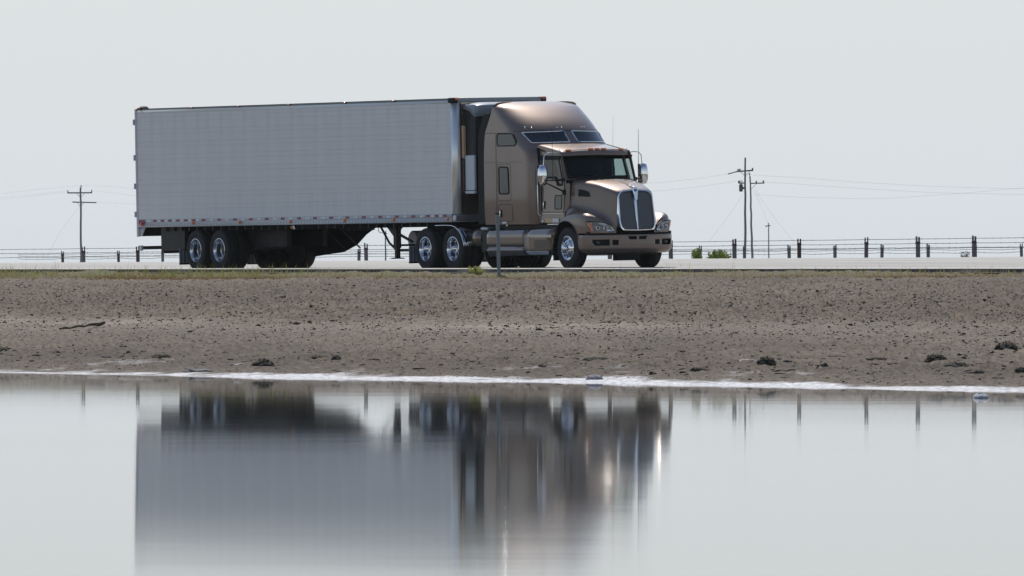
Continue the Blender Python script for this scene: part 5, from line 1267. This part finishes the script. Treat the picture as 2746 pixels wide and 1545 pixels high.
L(2055, 981, 52, .42, weedm, 'tall black weed clump below the two utility poles', 'weed clump', WG, name='weed_clump', weedy=True)
L(2004, 971, 54, .12, palem, 'pale grey scrap lying left of the tall black weed clump', 'scrap', PG, name='pale_scrap')
L(1958, 993, 46, .10, palem, 'flat whitish scrap between the oval and the tall weed clumps', 'scrap', PG, name='pale_scrap')
L(2112, 973, 24, .30, lumpm, 'ragged dark lump right of the tall black weed clump', 'mud lump', LG)
L(2175, 949, 22, .45, lumpm, 'domed black lump, left one of a pair', 'mud lump', LG)
L(2228, 949, 20, .65, lumpm, 'square black lump, right one of a pair', 'mud lump', LG)
L(2164, 985, 18, .35, palem, 'small grey white stone left of a round black lump', 'stone', PG, name='pale_stone')
L(2209, 988, 24, .55, lumpm, 'round black lump right of the small grey white stone', 'mud lump', LG)
L(2296, 1002, 12, .8, lumpm, 'small square black lump close to the salt edge', 'mud lump', LG)
L(2358, 1003, 36, .16, lumpm, 'long flat dark lump on the rim of the salt edge', 'mud lump', LG)
L(2272, 842, 12, .65, lumpm, 'lone small black lump high in the middle of the mud', 'mud lump', LG)
L(2510, 972, 56, .36, weedm, 'two humped black weed clump, left of the lowest right clump', 'weed clump', WG, name='weed_clump', weedy=True)
L(2564, 989, 70, .22, weedm, 'long black weed clump, lowest of those at the right', 'weed clump', WG, name='weed_clump', weedy=True)
L(2626, 984, 20, .5, lumpm, 'upper of two dark lumps right of the long weed clump', 'mud lump', LG)
L(2627, 1003, 24, .42, lumpm, 'lower of two dark lumps right of the long weed clump', 'mud lump', LG)
L(2698, 940, 58, .36, weedm, 'big black weed clump high at the right edge', 'weed clump', WG, name='weed_clump', weedy=True)
L(2663, 957, 22, .6, weedm, 'dark pointed clump below left of the big one at the right edge', 'weed clump', WG, name='weed_clump', weedy=True)
L(2634, 962, 26, .22, lumpm, 'low lump left of the dark pointed clump', 'mud lump', LG)
L(2738, 1000, 34, .34, weedm, 'dark weed clump cut by the right edge just above the salt', 'weed clump', WG, name='weed_clump', weedy=True)
L(2402, 1003, 12, .5, mat('reddish_scrap', (.20, .09, .07), .7), 'tiny reddish scrap on the salt rim', 'scrap', name='red_scrap')
L(2549, 1006, 16, .3, palem, 'small pale scrap under the long weed clump', 'scrap', PG, name='pale_scrap')
L(2138, 746, 15, .4, lumpm, 'dark lump just below the verge grass under the leaning pole', 'mud lump', LG)
L(2591, 792, 20, .25, lumpm, 'flat dark lump high on the mud near the right edge', 'mud lump', LG)
L(2350, 965, 60, .07, brownm, 'thin rusty brown weed line in the middle right', 'weed clump', WG, name='weed_clump', weedy=True)
L(2400, 978, 40, .08, brownm, 'short brown weed line under the thin rusty one', 'weed clump', WG, name='weed_clump', weedy=True)
for (xa, ya, xb, yb, r0, lab) in ((160, 886, 273, 868, .024, 'long broken driftwood plank lying on the mud at the left'), (718, 808, 759, 798, .035, 'short driftwood piece lying high on the mud under the trailer'), (1612, 870, 1636, 866, .022, 'small driftwood stick in the middle of the mud below the cab'), (1515, 958, 1560, 951, .010, 'thin twig lying on the mud below the front wheel'), (2490, 748, 2545, 746, .02, 'thin branch lying just below the verge at the right')):
    a = Vector(px_ground(xa, ya)); b_ = Vector(px_ground(xb, yb)); 
    if b_.y - a.y > 6: b_.y = a.y + 1.2; b_.x = a.x + (xb - xa) / FPX * a.y; b_.z = float(ground_z(b_.x, b_.y)) + (yb and (ya - yb) / FPX * a.y * .6)
    pts = [a.lerp(b_, t / 9) + Vector((0, 0, .025 + .012 * math.sin(t * 2.2))) for t in range(10)]
    o = MB().tube(pts, [r0 * (.55 + .45 * abs(math.sin(k * 1.3 + .4))) + r0 * (.5 if k > 6 else 0) for k in range(10)], 7).build('driftwood', woodm if r0 > .02 else brownm, ang=30); tag(o, lab, 'driftwood', 'pieces of driftwood')
    M_ = o
o = L(1528, 757, 30, .05, palem, 'pale plank under the dark scrap below the verge', 'plank', name='pale_plank')
# clear bag afloat near the right edge
o = MB(); x, y = (2630 - 1373) / FPX * 131.5, 131.5; P = []
for i in range(9):
    t = math.pi / 2 * i / 8; P.append([(x + .085 * math.cos(t) * math.cos(a) * (1 + .06 * math.sin(5 * a)), y + .14 * math.cos(t) * math.sin(a), .002 + .045 * math.sin(t) * (1 + .2 * math.sin(7 * a))) for a in np.linspace(0, 2 * math.pi, 25)])
o.grid(P); o = o.build('floating_bag', mat('milky_plastic', (.50, .51, .54), .75, spec=.2, bump=(60, 1.0, .03)), ang=60); tag(o, 'small milky white plastic bag floating on the water near the right edge', 'plastic bag')


# ------------------------------------------------------------------ haze over the plain
hz = MB().box(-7000, 7000, -3500, 7500, -1.7, 19).build('haze', 'black', smooth=False); hz['kind'] = 'stuff'
hm = bpy.data.materials.new('haze_air'); hm.use_nodes = True; n = hm.node_tree; n.nodes.remove(n.nodes['Principled BSDF'])
pv = n.nodes.new('ShaderNodeVolumePrincipled'); pv.inputs['Color'].default_value = (.86, .93, .96, 1); pv.inputs['Density'].default_value = .00003; pv.inputs['Anisotropy'].default_value = 0.3
n.links.new(pv.outputs[0], n.nodes['Material Output'].inputs['Volume']); hz.data.materials.clear(); hz.data.materials.append(hm)
